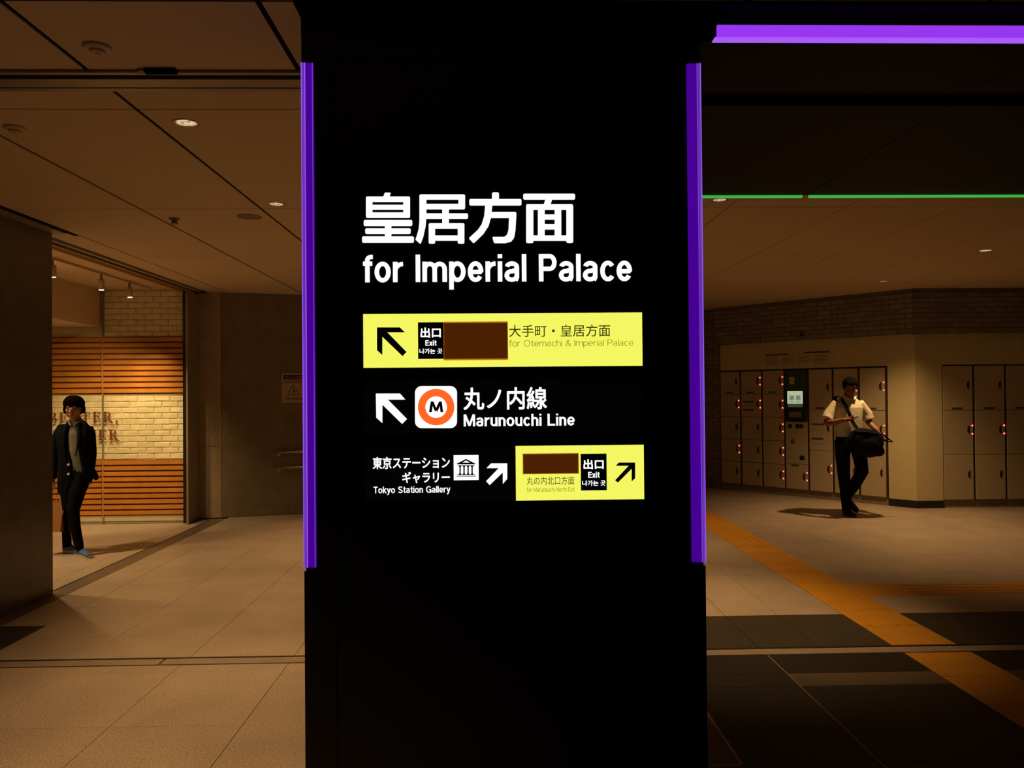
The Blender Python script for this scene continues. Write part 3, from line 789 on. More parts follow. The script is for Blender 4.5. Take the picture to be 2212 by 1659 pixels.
face('tape_border', c1, 664, 1055, 1130, 1334, Y2, M['tapeedge'], y1p)
face('brown_tape', c1, 668, 1064, 1128, 1324, Y3, M['tape'], y1p)
txt('line_text', c1, '大手町・皇居方面', 1138, 1078, 1870, 1165, Y2, M['inkgreen'], y1p, .0002, False)
lat(c1, 'for Otemachi & Imperial Palace', 1138, 1186, 2037, 1246, Y2, M['olive'], y1p, .085)
# black panel with the line badge
bp = face('black_panel', c2, 92, 70, 2105, 455, PY-.003, M['glass'], pil, .003)
arrow('arrow', c2, [(175, 168), (350, 168), (388, 212), (262, 212), (400, 352), (365, 388), (222, 248), (222, 382), (178, 342)], Y2, M['white'], bp)
def rr(x0, y0, x1, y1, r, n=6):
    out = []
    for cx, cy, a0 in ((x1-r, y0+r, -PI/2), (x1-r, y1-r, 0), (x0+r, y1-r, PI/2), (x0+r, y0+r, PI)):
        for i in range(n+1):
            a = a0+PI/2*i/n; out.append((cx+r*math.cos(a), cy+r*math.sin(a)))
    return out
def circ(cx, cy, r, n=40): return [(cx+r*math.cos(2*PI*i/n), cy+r*math.sin(2*PI*i/n)) for i in range(n)]
bdg = poly('line_badge', c2, [rr(458, 114, 762, 418, 48)], Y2, M['white'], bp)
def ring(name, cf, cx, cy, r0, r1, y, m, parent, n=40):
    P_ = []
    for i in range(n):
        a, b_ = 2*PI*i/n, 2*PI*(i+1)/n
        P_.append([(cx+r1*math.cos(a), cy+r1*math.sin(a)), (cx+r1*math.cos(b_), cy+r1*math.sin(b_)), (cx+r0*math.cos(b_), cy+r0*math.sin(b_)), (cx+r0*math.cos(a), cy+r0*math.sin(a))])
    return poly(name, cf, P_, y, m, parent)
ring('orange_ring', c2, 611, 266, 78, 132, Y3, M['orange'], bp)
poly('line_letter', c2, [[(572, 225), (590, 225), (580, 303), (559, 303)], [(634, 225), (652, 225), (662, 303), (642, 303)], [(572, 225), (592, 225), (616, 284), (603, 300)], [(632, 225), (652, 225), (620, 300), (605, 284)]], Y3, M['signblack'], bp)
txt('line_text', c2, '丸ノ内線', 808, 122, 1412, 285, Y2, M['white'], bp, .0014, False)
lat(c2, 'Marunouchi Line', 810, 314, 1613, 403, Y2, M['white'], bp, .155)
# gallery panel
gp = face('black_panel', c2, 100, 553, 1184, 942, PY-.003, M['glass'], pil, .003)
txt('line_text', c2, '東京ステーション', 152, 624, 710, 712, Y2, M['white'], gp, .0008, False)
txt('line_text', c2, 'ギャラリー', 366, 733, 710, 816, Y2, M['white'], gp, .0008, False)
lat(c2, 'Tokyo Station Gallery', 158, 838, 714, 900, Y2, M['white'], gp, .145)
face('gallery_icon', c2, 738, 613, 918, 794, Y2, M['white'], gp)
ic = [[(828, 640), (760, 675), (895, 675)], R_(760, 672, 895, 680), R_(768, 686, 888, 692), R_(765, 752, 892, 757), R_(760, 763, 897, 768)]
for i in range(4):
    x = 776+i*29; ic += [R_(x, 692, x+16, 698), R_(x+3, 698, x+13, 746), R_(x-1, 746, x+17, 752)]
poly('icon_temple', c2, ic, Y3, M['signblack'], gp)
poly('icon_pediment', c2, [[(828, 652), (800, 667), (856, 667)]], Y4, M['white'], gp)
arrow('arrow', c2, [(1125, 673), (1008, 673), (975, 708), (1063, 708), (972, 802), (998, 830), (1093, 738), (1093, 822), (1125, 785)], Y2, M['white'], gp)
# yellow panel 2
y2p = face('yellow_panel', c2, 1187, 543, 2114, 937, PY-.003, M['yellow'], pil, .003)
face('tape_border', c2, 1236, 600, 1643, 750, Y2, M['tapeedge'], y2p)
face('brown_tape', c2, 1241, 605, 1638, 745, Y3, M['tape'], y2p)
txt('line_text', c2, '丸の内北口方面', 1266, 768, 1610, 828, Y2, M['inkgreen'], y2p, 0, False)
lat(c2, 'for Marunouchi North Exit', 1266, 845, 1613, 878, Y2, M['olive'], y2p, .10)
face('exit_box', c2, 1657, 603, 1844, 868, Y2, M['signblack'], y2p)
txt('exit_text', c2, '出口', 1676, 643, 1822, 715, Y3, M['white'], y2p, .0011, False)
lat(c2, 'Exit', 1710, 734, 1793, 778, Y3, M['white'], y2p, .17)
txt('exit_text', c2, '나가는 곳', 1667, 795, 1836, 835, Y3, M['white'], y2p, .0005, False)
arrow('arrow', c2, [(2050, 667), (1932, 667), (1910, 690), (2003, 690), (1905, 795), (1925, 812), (2025, 712), (2025, 803), (2050, 780)], Y2, M['signblack'], y2p)

# purple light bar under the black fascia
lb = empty('purple_light_bar', (4.9, 2.87, 2.86)); tag(lb, 'long glowing purple light bar under the black fascia at upper right', 'light bar')
box('diffuser', .812-4.9, 9.0-4.9, -.014, .0, -.006, .038, M['purband'], lb)
box('lower_lip', .802-4.9, 9.0-4.9, -.015, .024, -.010, -.006, M['purlip'], lb)
for a, b, lab in ((.9, 2.02, 'short green light line at the soffit edge, next to the pillar'), (2.065, 9.0, 'long green light line along the soffit edge at right')):
    g = box('green_light_line', a, b, 5.202, 5.222, SZ-.011, SZ+.011, M['greenline']); tag(g, lab, 'light line', 'green edge lights')

# ------------------------------------------------------------------ ceiling devices
def downlight(x, y, label, power, m='lens', r=.052, cone=78):
    d_ = empty('downlight', (x, y, CEIL)); tag(d_, label, 'downlight', 'recessed ceiling downlights')
    bm = bmesh.new(); n = 28
    prof = [(r+.010, 0), (r+.010, -.003), (r, -.004), (r-.004, .0), (r-.006, -.0005)]
    rings = [[bm.verts.new((q[0]*math.cos(2*PI*i/n), q[0]*math.sin(2*PI*i/n), q[1])) for i in range(n)] for q in prof]
    for a_, b_ in zip(rings[:-1], rings[1:]):
        for i in range(n): bm.faces.new((a_[i], a_[(i+1) % n], b_[(i+1) % n], b_[i]))
    new_obj('ring', mesh_from(bm, 'ring', True), d_, M['chrome'] if m != 'lensdim' else M['plastic'])
    bm = bmesh.new()
    for k_ in range(4):
        bm_cyl(bm, (0, 0, -.0012-.0006*k_), (0, 0, -.0006*k_), (r-.004)*(1-.22*k_), None, 24)
    new_obj('lens', mesh_from(bm, 'lens'), d_, M[m])
    if power:
        l = bpy.data.lights.new('downlight_lamp', 'SPOT'); l.energy = power; l.color = WARM
        l.spot_size = math.radians(cone); l.spot_blend = 1.0; l.shadow_soft_size = .045
        o_ = bpy.data.objects.new('lamp', l); C.objects.link(o_); o_.location = (x, y, CEIL-.02); o_.parent = None
        o_.parent = d_; o_.location = (0, 0, -.02)
    return d_
downlight(-1.49, 4.03, 'lit round downlight nearest the shutter slot, left of the pillar', HALL_W*1.15)
downlight(-1.50, 5.75, 'smaller-looking lit downlight between the slot and the round speaker', HALL_W*1.0)
downlight(1.61, 5.66, 'downlight touching the green light line right of the pillar', HALL_W*1.6, r=.048, cone=68)
downlight(4.80, 7.77, 'bright downlight on the right ceiling above the lockers', HALL_W*.58, r=.06)
downlight(4.86, 9.95, 'faint small downlight nearest the brick bulkhead corner', HALL_W*1.65, 'lensdim', .05, 110)
for x_, y_, p_, lb_ in ((-1.5, 2.1, 1.2, 'downlight above the top edge of the frame, left of the pillar'), (-1.5, 7.6, .9, 'first downlight hidden behind the left half of the pillar'),
                        (-1.5, 9.4, 1.1, 'farthest downlight hidden behind the left half of the pillar'), (1.61, 7.5, .8, 'first downlight hidden behind the right half of the pillar'),
                        (1.61, 9.3, .8, 'farthest downlight hidden behind the right half of the pillar')):
    downlight(x_, y_, lb_, HALL_W*p_)
def disc_device(name, x, y, prof, m, label, cat, extra=None, group=None):
    d_ = empty(name, (x, y, CEIL)); tag(d_, label, cat, group)
    bm = bmesh.new(); n = 24
    rings = [[bm.verts.new((q[0]*math.cos(2*PI*i/n), q[0]*math.sin(2*PI*i/n), q[1])) for i in range(n)] for q in prof]
    for a_, b_ in zip(rings[:-1], rings[1:]):
        for i in range(n): bm.faces.new((a_[i], a_[(i+1) % n], b_[(i+1) % n], b_[i]))
    bm.faces.new(rings[-1])
    new_obj('housing', mesh_from(bm, 'housing'), d_, M[m])
    if extra:
        for (nm, r_, z0, z1, mm) in extra: cyl(nm, (0, 0, z0), (0, 0, z1), r_, M[mm], d_)
    return d_
sdp = [(.052, 0), (.052, -.008), (.046, -.013), (.030, -.015), (.028, -.024), (.018, -.028)]
disc_device('smoke_detector', -1.5, 3.15, sdp, 'plastic', 'round smoke detector on the near ceiling before the shutter slot', 'detector', [('sensor_head', .010, -.031, -.028, 'plastic')], 'smoke detectors')
disc_device('smoke_detector', -2.36, 4.10, sdp, 'plastic', 'round smoke detector near the left edge beyond the shutter slot', 'detector', [('sensor_head', .010, -.031, -.028, 'plastic')], 'smoke detectors')
disc_device('ceiling_speaker', -1.81, 6.16, [(.092, 0), (.092, -.004), (.085, -.006), (.05, -.006)], 'plastic2', 'flat round brown ceiling speaker near the second downlight', 'speaker')
disc_device('ceiling_sensor', -2.39, 6.22, [(.04, 0), (.04, -.008), (.022, -.014), (.02, -.03), (.028, -.034), (.028, -.042)], 'plastic2', 'small dark ceiling sensor left of the round speaker', 'sensor')
v = empty('slot_sensor', (-1.345, 3.378, CEIL)); tag(v, 'small black box on the metal edge of the shutter slot', 'sensor')
box('housing', -.065, .065, -.03, .0, -.02, -.001, M['black'], v, .003); box('tab', -.095, -.066, -.022, .0, -.012, -.001, M['plastic2'], v, .002)

# shop track and track lights
tr = box('lighting_track', -4.235, -4.205, 7.3, 10.2, CEIL-.022, CEIL-.001, M['plastic']); tag(tr, 'straight lighting track on the shop ceiling carrying three lamps', 'lighting track')
labs = ['track lamp nearest the viewer, by the dark wall edge', 'middle track lamp above the slatted shop wall', 'track lamp farthest from the viewer, nearest the brick wall']
for (yy, tx, lab, pw) in ((7.95, -5.0, labs[0], .9), (8.93, -4.75, labs[1], 1.0), (9.62, -4.2, labs[2], .6)):
    t_ = empty('track_light', (-4.22, yy, CEIL-.022)); tag(t_, lab, 'track light', 'three lamps on the shop track')
    cyl('stem', (0, 0, 0), (0, 0, -.05), .012, M['plastic2'], t_)
    tgt = Vector((tx, 10.35, .92)); head_ = Vector((-4.22, yy, CEIL-.17)); dr = (tgt-head_).normalized()
    tilt = Vector((dr.x*.35, dr.y*.35, -1)).normalized()
    cyl('lamp_housing', Vector((0, 0, -.05)), Vector((0, 0, -.05))+tilt*.11, .032, M['plastic'], t_)
    e_ = Vector((0, 0, -.05))+tilt*.11
    cyl('lens', e_, e_+tilt*.012, .025, M['lensbright'], t_)
    l = bpy.data.lights.new('track_lamp', 'SPOT'); l.energy = SHOP_W*pw; l.color = (1, .66, .27); l.spot_size = math.radians(60); l.spot_blend = .65; l.shadow_soft_size = .02
    o_ = bpy.data.objects.new('lamp', l); C.objects.link(o_); o_.location = e_+tilt*.03
    o_.parent = t_; o_.rotation_euler = (tgt-(Vector((-4.22, yy, CEIL-.022))+e_)).to_track_quat('-Z', 'Y').to_euler()
# unseen shop lamps: one inferred from wall shadow, one added to brighten the floor
for xx, yy in ((-5.45, 7.35), (-4.65, 8.0)):
    l = bpy.data.lights.new('unseen_shop_lamp', 'SPOT'); l.energy = SHOP_W*(2.0 if xx < -5 else 1.3); l.color = (1, .60, .25); l.spot_size = math.radians(130); l.spot_blend = .7; l.shadow_soft_size = .05
    zz = 2.44 if xx < -4.9 else CEIL-.03
    d_ = empty('unseen_shop_light', (xx, yy, zz+.02)); tag(d_, 'shop ceiling downlight hidden behind the dark wall' if xx < -5 else 'added unseen lamp brightening the shop floor, between track and bulkhead', 'downlight', 'shop ceiling lights')
    cyl('housing', (0, 0, 0), (0, 0, .008), .05, M['plastic'], d_); cyl('lens', (0, 0, -.002), (0, 0, 0), .04, M['lensdim'], d_)
    o_ = bpy.data.objects.new('lamp', l); C.objects.link(o_); o_.parent = d_; o_.location = (0, 0, -.02)

# ------------------------------------------------------------------ people
def loft(bm, pts, seg=14, cap=.6, side=(1, 0, 0)):
    """pts: (x,y,z, ra, rb)  ra across the side axis, rb across the other one"""
    P = [Vector(p[:3]) for p in pts]; n = len(P)
    rings = []
    def add(c, t, ra, rb):
        sd = Vector(side); sd = (sd-t*sd.dot(t))
        if sd.length < .1: sd = Vector((0, 1, 0)); sd = sd-t*sd.dot(t)
        sd.normalize(); ot = t.cross(sd)
        rings.append([bm.verts.new(c+sd*(ra*math.cos(2*PI*i/seg))+ot*(rb*math.sin(2*PI*i/seg))) for i in range(seg)])
    T = []
    for i in range(n):
        a = P[max(0, i-1)]; b_ = P[min(n-1, i+1)]; T.append((b_-a).normalized())
    r0 = min(pts[0][3], pts[0][4])*cap; r1 = min(pts[-1][3], pts[-1][4])*cap
    for k_ in (.95, .6, .25): 
        s_ = math.sqrt(max(0, 1-k_*k_)); add(P[0]-T[0]*r0*k_, T[0], pts[0][3]*s_, pts[0][4]*s_)
    for i in range(n): add(P[i], T[i], pts[i][3], pts[i][4])
    for k_ in (.25, .6, .95):
        s_ = math.sqrt(max(0, 1-k_*k_)); add(P[-1]+T[-1]*r1*k_, T[-1], pts[-1][3]*s_, pts[-1][4]*s_)
    for A, B in zip(rings[:-1], rings[1:]):
        for i in range(seg): bm.faces.new((A[i], A[(i+1) % seg], B[(i+1) % seg], B[i]))
    bm.faces.new(rings[0][::-1]); bm.faces.new(rings[-1])

def ell(bm, c, r, mtx=None, sub=2):
    m_ = Matrix.Translation(c) @ (mtx.to_4x4() if mtx else Matrix.Identity(4)) @ Matrix.Diagonal((*r, 1))
    bmesh.ops.create_icosphere(bm, subdivisions=sub, radius=1, matrix=m_)

def fuse(name, build, voxel, smooth, m, parent, iters=None, post=None):
    bm = bmesh.new(); build(bm)
    bmesh.ops.recalc_face_normals(bm, faces=bm.faces[:])
    me = mesh_from(bm, name); t_ = bpy.data.objects.new('tmp', me); C.objects.link(t_)
    r_ = t_.modifiers.new('r', 'REMESH'); r_.mode = 'VOXEL'; r_.voxel_size = voxel; r_.use_smooth_shade = True
    s_ = t_.modifiers.new('s', 'SMOOTH'); s_.factor = .5; s_.iterations = smooth
    bpy.context.view_layer.update()
    out = bpy.data.meshes.new_from_object(t_.evaluated_get(bpy.context.evaluated_depsgraph_get()))
    bpy.data.objects.remove(t_); bpy.data.meshes.remove(me)
    out.name = name
    for p_ in out.polygons: p_.use_smooth = True
    out.materials.clear()
    if post: post(out)
    return new_obj(name, out, parent, m)

def head_parts(bm, c, R, s=1.0):
    """face looks along -y in the head frame; c = centre between the ears"""
    def e(p, r): ell(bm, Vector(c)+R @ (Vector(p)*s), Vector(r)*s, R, 3)
    e((0, .012, .030), (.076, .094, .088))      # cranium
    e((0, -.022, -.020), (.062, .068, .080))    # face
    e((0, -.045, -.078), (.030, .034, .028))    # chin
    e((-.028, -.020, -.062), (.030, .045, .030)); e((.028, -.020, -.062), (.030, .045, .030))  # jaw
    e((0, -.093, -.020), (.011, .014, .024)); e((0, -.100, -.036), (.015, .013, .010))     # nose
    e((0, -.082, -.061), (.022, .012, .006)); e((0, -.080, -.070), (.019, .012, .007))     # lips
    e((-.027, -.080, .018), (.020, .010, .006)); e((.027, -.080, .018), (.020, .010, .006))  # brow
    e((-.040, -.066, -.022), (.018, .015, .014)); e((.040, -.066, -.022), (.018, .015, .014))  # cheeks
    for sx in (-1, 1):
        e((sx*.078, .012, -.012), (.008, .017, .028)); e((sx*.082, .018, .004), (.006, .013, .013)) # ears

def hand(bm, wrist, d, palm_n, s=1.0, curl=.9, side=1):
    """five fingers. d: direction of fingers, palm_n: direction the palm faces, side: thumb side sign"""
    d = Vector(d).normalized(); pn = Vector(palm_n); pn = (pn-d*pn.dot(d)).normalized(); ac = d.cross(pn)*side
    W = Vector(wrist)
    loft(bm, [(*(W), .020*s, .026*s), (*(W+d*.035*s), .015*s, .036*s), (*(W+d*.078*s), .013*s, .038*s)], 12, .6, pn)
    for k_, (off, ln) in enumerate(((.027, .068), (.009, .076), (-.009, .071), (-.026, .056))):
        b0 = W+d*.075*s+ac*off*s; p = [b0]; a_ = 0; q = b0.copy()
        for seg_, fr in enumerate((.42, .32, .26)):
            a_ += curl*(.45, .75, .6)[seg_]
            q = q+(d*math.cos(a_)+pn*math.sin(a_))*ln*fr*s; p.append(q.copy())
        loft(bm, [(*v_, r_*s, r_*s) for v_, r_ in zip(p, (.0095, .009, .008, .007))], 8, .8)
    tb = W+d*.02*s+ac*.026*s
    p = [tb, tb+(d*.5+ac*.75+pn*.35).normalized()*.034*s, tb+(d*.5+ac*.75+pn*.35).normalized()*.034*s+(d*.85+ac*.15+pn*.5).normalized()*.03*s,
         tb+(d*.5+ac*.75+pn*.35).normalized()*.034*s+(d*.85+ac*.15+pn*.5).normalized()*.052*s]
    loft(bm, [(*v_, r_*s, r_*s) for v_, r_ in zip(p, (.013, .011, .010, .008))], 8, .8)

def shoe(parent, ankle, toe_dir, m_up, m_sole, L=.27, tilt=0, nm='shoe', thick=.030, hgt=.07):
    """ankle: point above the heel on the ground; toe_dir in plan; tilt lifts the heel"""
    ax = math.atan2(toe_dir[1], toe_dir[0])
    e_ = empty(nm, (0, 0, 0)); 
    def up_(bm):
        loft(bm, [(-.045, 0, .050, .034, .040), (0, 0, .055, .040, .045), (.07, 0, .048, .042, .036), (.14, 0, .036, .046, .024), (.185, 0, .028, .040, .017)], 14, .7, (0, 1, 0))
        loft(bm, [(-.015, 0, .05, .036, .040), (-.018, 0, .05+hgt*.6, .034, .038)], 14, .3, (0, 1, 0))
    bpy.data.objects.remove(e_)
    s_ = fuse(nm, up_, .006, 3, m_up, parent)
    bm = bmesh.new(); n = 20; pts = []
    for i in range(n):
        a = 2*PI*i/n; x_ = math.cos(a); y_ = math.sin(a)
        pts.append((.068+.142*x_, (.047+.008*x_)*y_))
    A = [bm.verts.new((x_, y_, 0)) for x_, y_ in pts]; B = [bm.verts.new((x_, y_, thick)) for x_, y_ in pts]
    bm.faces.new(A[::-1]); bm.faces.new(B)
    for i in range(n): bm.faces.new((A[i], A[(i+1) % n], B[(i+1) % n], B[i]))
    so = new_obj('sole', mesh_from(bm, 'sole'), s_, m_sole)
    s_.rotation_mode = 'XYZ'; s_.rotation_euler = (0, tilt, ax)
    off = Matrix.Rotation(ax, 3, 'Z') @ Vector((0, 0, 0))
    s_.location = ankle
    k_ = L/.27; s_.scale = (k_, k_, k_)
    return s_

# --- young man, left: walks out of the shop light, bag in his right hand
BX, BY = -4.22, 8.40
boy = empty('person', (BX, BY, 0)); boy.scale = (.97, .97, .95); tag(boy, 'young man in navy blazer, open grey shirt and blue sneakers holding a paper bag', 'person')
HR = Matrix.Rotation(math.radians(10), 3, 'Z')
hc = (-.020, -.02, 1.555)
def boy_body(bm):
    head_parts(bm, hc, HR, 1.06)
    loft(bm, [(0, .01, 1.40, .052, .054), (-.005, .0, 1.44, .048, .050), (-.012, -.005, 1.50, .048, .052)], 14)
    loft(bm, [(0, .01, .84, .12, .075), (.0, .015, .98, .105, .07), (0, .01, 1.15, .115, .075), (0, .01, 1.28, .12, .075), (0, .01, 1.36, .10, .06), (0, .01, 1.41, .06, .055)], 18)
    # arms: right (image left) hangs to the bag, left goes to the pocket
    loft(bm, [(-.12, .01, 1.33, .040, .040), (-.205, .02, 1.20, .043, .043), (-.235, .01, 1.07, .036, .036), (-.235, -.015, .93, .030, .030), (-.232, -.03, .80, .022, .024)], 12)
    loft(bm, [(.10, .01, 1.33, .040, .040), (.130, .03, 1.20, .036, .036), (.138, .045, 1.06, .032, .032), (.140, .01, .94, .028, .028), (.125, .0, .85, .022, .026)], 12)
    hand(bm, (-.232, -.03, .79), (0, -.05, -1), (1, 0, 0), .95, 1.5, 1)
    hand(bm, (.125, .0, .84), (-.25, .0, -1), (-1, 0, 0), .9, .3, -1)
    # legs
    loft(bm, [(-.070, .01, .84, .060, .062), (-.085, -.03, .66, .072, .075), (-.085, -.06, .48, .052, .056), (-.105, .0, .32, .050, .054), (-.13, .06, .12, .036, .038)], 14)
    loft(bm, [(.060, .01, .84, .060, .062), (.040, -.07, .66, .072, .075), (.030, -.13, .47, .052, .056), (.055, -.15, .30, .050, .052), (.095, -.17, .10, .036, .038)], 14)
boy_b = fuse('body', boy_body, .0065, 2, M['skin'], boy)
def hair_cap(bm, c, R, s, bowl=True):
    def e(p, r): ell(bm, Vector(c)+R @ (Vector(p)*s), Vector(r)*s, R, 3)
    if not bowl: e((0, .030, .046), (.092, .096, .086))
    if bowl:
        bm2 = bmesh.new()
        loft(bm2, [(0, .012, .022, .094, .098), (0, .010, .036, .101, .106), (0, .010, .058, .102, .108), (0, .010, .085, .094, .100), (0, .014, .112, .074, .080), (0, .016, .128, .045, .050)], 24, .1)
        bmesh.ops.transform(bm2, matrix=Matrix.Translation(c) @ R.to_4x4() @ Matrix.Diagonal((s*.98, s*.98, s, 1)), verts=bm2.verts[:])
        t2 = bpy.data.meshes.new('t2'); bm2.to_mesh(t2); bm2.free(); bm.from_mesh(t2); bpy.data.meshes.remove(t2)
        e((-.086, .022, -.012), (.014, .048, .046)); e((.086, .022, -.012), (.014, .048, .046)); e((0, .062, -.02), (.072, .046, .060))
        return
        e((0, -.050, .066), (.082, .058, .042)); e((-.074, -.008, .012), (.026, .062, .056)); e((.074, -.008, .012), (.026, .062, .056)); e((0, .055, -.01), (.075, .055, .075))
        for i in range(-3, 4): e((i*.021, -.092+abs(i)*.006, .050), (.013, .014, .026))
    else:
        e((0, .062, .0), (.066, .045, .062))
        e((0, -.058, .082), (.062, .042, .030)); e((-.078, .015, .022), (.012, .040, .030)); e((.078, .015, .022), (.012, .040, .030))
fuse('hair', lambda bm: hair_cap(bm, hc, HR, 1.04), .006, 2, M['hair'], boy)
def eyes(parent, c, R, s):
    for sx in (-1, 1):
        bm = bmesh.new(); ell(bm, Vector(c)+R @ (Vector((sx*.028, -.083, .002))*s), (.011*s, .006*s, .0045*s), R, 2)
        new_obj('eye', mesh_from(bm, 'eye', True), parent, M['eye'])
    bm = bmesh.new(); ell(bm, Vector(c)+R @ (Vector((0, -.0925, -.0655))*s), (.021*s, .005*s, .006*s), R, 2)
    new_obj('lips', mesh_from(bm, 'lips', True), parent, M['lip'])
eyes(boy, hc, HR, 1.06)
def boy_shirt(bm):
    loft(bm, [(.02, -.004, .74, .125, .088), (.012, .004, .90, .125, .096), (0, .005, 1.10, .122, .104), (0, .008, 1.28, .120, .098), (0, .01, 1.37, .095, .078), (0, .01, 1.425, .062, .06)], 20, .15)
    for sx in (-1, 1):  # collar
        loft(bm, [(sx*.055, .0, 1.435, .010, .020), (sx*.045, -.055, 1.415, .010, .022), (sx*.018, -.080, 1.375, .008, .020)], 8, .6, (0, 0, 1))
fuse('shirt', boy_shirt, .0065, 2, M['greyshirt'], boy)
def boy_jacket(bm):
    # back and sides as a C-shaped shell: two front halves plus the back
    for z0, z1, w0, w1, d0, d1 in ():
        pass
    loft(bm, [(-.02, .050, .745, .150, .075), (-.02, .055, .95, .140, .072), (-.018, .055, 1.15, .150, .078), (-.015, .045, 1.29, .160, .082), (-.008, .03, 1.370, .135, .062), (0, .035, 1.425, .070, .045)], 20, .2)
    # right front panel (image left), wide and closed
    loft(bm, [(-.085, -.045, .665, .090, .060), (-.082, -.055, .80, .086, .064), (-.080, -.055, .98, .080, .066), (-.098, -.052, 1.15, .076, .066), (-.118, -.040, 1.28, .066, .060), (-.125, -.01, 1.37, .055, .050)], 14, .3)
    loft(bm, [(-.060, -.06, .69, .05, .05), (-.035, -.075, .86, .055, .045), (-.045, -.075, 1.0, .05, .045), (-.075, -.07, 1.15, .045, .045), (-.075, -.06, 1.30, .03, .045), (-.055, -.03, 1.41, .02, .04)], 12, .3)
    # left front panel (image right), pushed back by the pocket arm
    loft(bm, [(.135, -.02, .78, .034, .050), (.125, -.035, .87, .040, .055), (.110, -.045, 1.0, .042, .058), (.104, -.045, 1.15, .050, .062), (.105, -.035, 1.28, .050, .058), (.100, -.01, 1.36, .050, .048)], 14, .3)
    loft(bm, [(.100, -.065, 1.0, .028, .04), (.088, -.070, 1.12, .030, .042), (.080, -.066, 1.25, .028, .042), (.060, -.035, 1.39, .018, .040)], 12, .3)
    # sleeves
    loft(bm, [(-.145, .015, 1.352, .058, .056), (-.188, .018, 1.28, .062, .062), (-.222, .022, 1.18, .056, .058), (-.240, .01, 1.06, .050, .052), (-.240, -.012, .93, .046, .046), (-.236, -.026, .81, .040, .042)], 14, .15)
    loft(bm, [(.105, .015, 1.345, .056, .054), (.128, .022, 1.27, .054, .058), (.134, .032, 1.18, .048, .054), (.140, .042, 1.06, .044, .048), (.146, .005, .95, .042, .045), (.145, -.02, .875, .038, .042)], 14, .15)
    # flap thrown back over the pocket hand
    loft(bm, [(.15, -.01, .90, .03, .055), (.180, .01, .84, .022, .055), (.200, .02, .79, .012, .040)], 10, .3)
fuse('jacket', boy_jacket, .0065, 2, M['navy'], boy)
def lapel(bm):
    for sx, zb in ((-1, .99), (1, 1.05)):
        pts = [(sx*.055, -.075, 1.40), (sx*.078, -.106, 1.30), (sx*.074, -.122, 1.17), (sx*.045, -.122, zb)]
        loft(bm, [(*p_, r_, .006) for p_, r_ in zip(pts, (.010, .018, .015, .005))], 8, .5)
fuse('lapel', lapel, .004, 1, M['navy'], boy)
for z_ in (.965, .865):
    bm = bmesh.new(); bm_cyl(bm, (-.022, -.118, z_), (-.022, -.132, z_), .0125, .0115, 14); new_obj('button', mesh_from(bm, 'button'), boy, M['button'])
def boy_trousers(bm):
    loft(bm, [(0, .008, .92, .135, .098), (0, .01, .84, .150, .112), (-.005, .0, .76, .14, .11)], 18, .2)
    loft(bm, [(-.078, .005, .84, .088, .10), (-.080, -.025, .68, .078, .084), (-.072, -.055, .49, .060, .064), (-.098, -.01, .33, .052, .056), (-.130, .050, .13, .044, .048), (-.134, .060, .075, .044, .048)], 16, .15)
    loft(bm, [(.066, .0, .84, .088, .10), (.042, -.065, .68, .078, .084), (.024, -.125, .48, .060, .064), (.055, -.148, .31, .052, .056), (.100, -.165, .13, .046, .048), (.106, -.170, .085, .046, .048)], 16, .15)
fuse('trousers', boy_trousers, .0065, 2, M['trouser'], boy)
shoe(boy, (-.135, .085, 0), (.93, -.37), M['sneaker'], M['sole'], .265)
shoe(boy, (.105, -.150, 0), (.84, -.54), M['sneaker'], M['sole'], .265)
# paper bag
pbg = empty('paper_bag', (BX-.205, BY-.06, .24)); tag(pbg, 'brown paper carrier bag hanging from the young man\'s right hand', 'bag')
bm = bmesh.new()
w_, d2, h_ = .125, .05, .31
vs0 = [bm.verts.new(p_) for p_ in ((-w_, -d2, 0), (w_*.75, -d2, 0), (w_*.75, d2, 0), (-w_, d2, 0))]
vs1 = [bm.verts.new(p_) for p_ in ((-w_, -d2*.8, h_), (w_, -d2*.8, h_-.015), (w_, d2*.8, h_-.015), (-w_, d2*.8, h_))]
bm.faces.new(vs0[::-1])
for i in range(4): bm.faces.new((vs0[i], vs0[(i+1) % 4], vs1[(i+1) % 4], vs1[i]))
pm = mesh_from(bm, 'sack'); sk = new_obj('sack', pm, pbg, M['kraft']); sm_ = sk.modifiers.new('t', 'SOLIDIFY'); sm_.thickness = .002
for yy in (-.04, .04):
    bm = bmesh.new(); pts = [(-.06, yy, h_-.01), (-.045, yy*.6, h_+.10), (-.005, yy*.2, h_+.185), (.035, yy*.6, h_+.10), (.06, yy, h_-.01)]
    for a_, b_ in zip(pts[:-1], pts[1:]): bm_cyl(bm, a_, b_, .003, .003, 8)
    new_obj('handle', mesh_from(bm, 'handle'), pbg, M['kraft'])

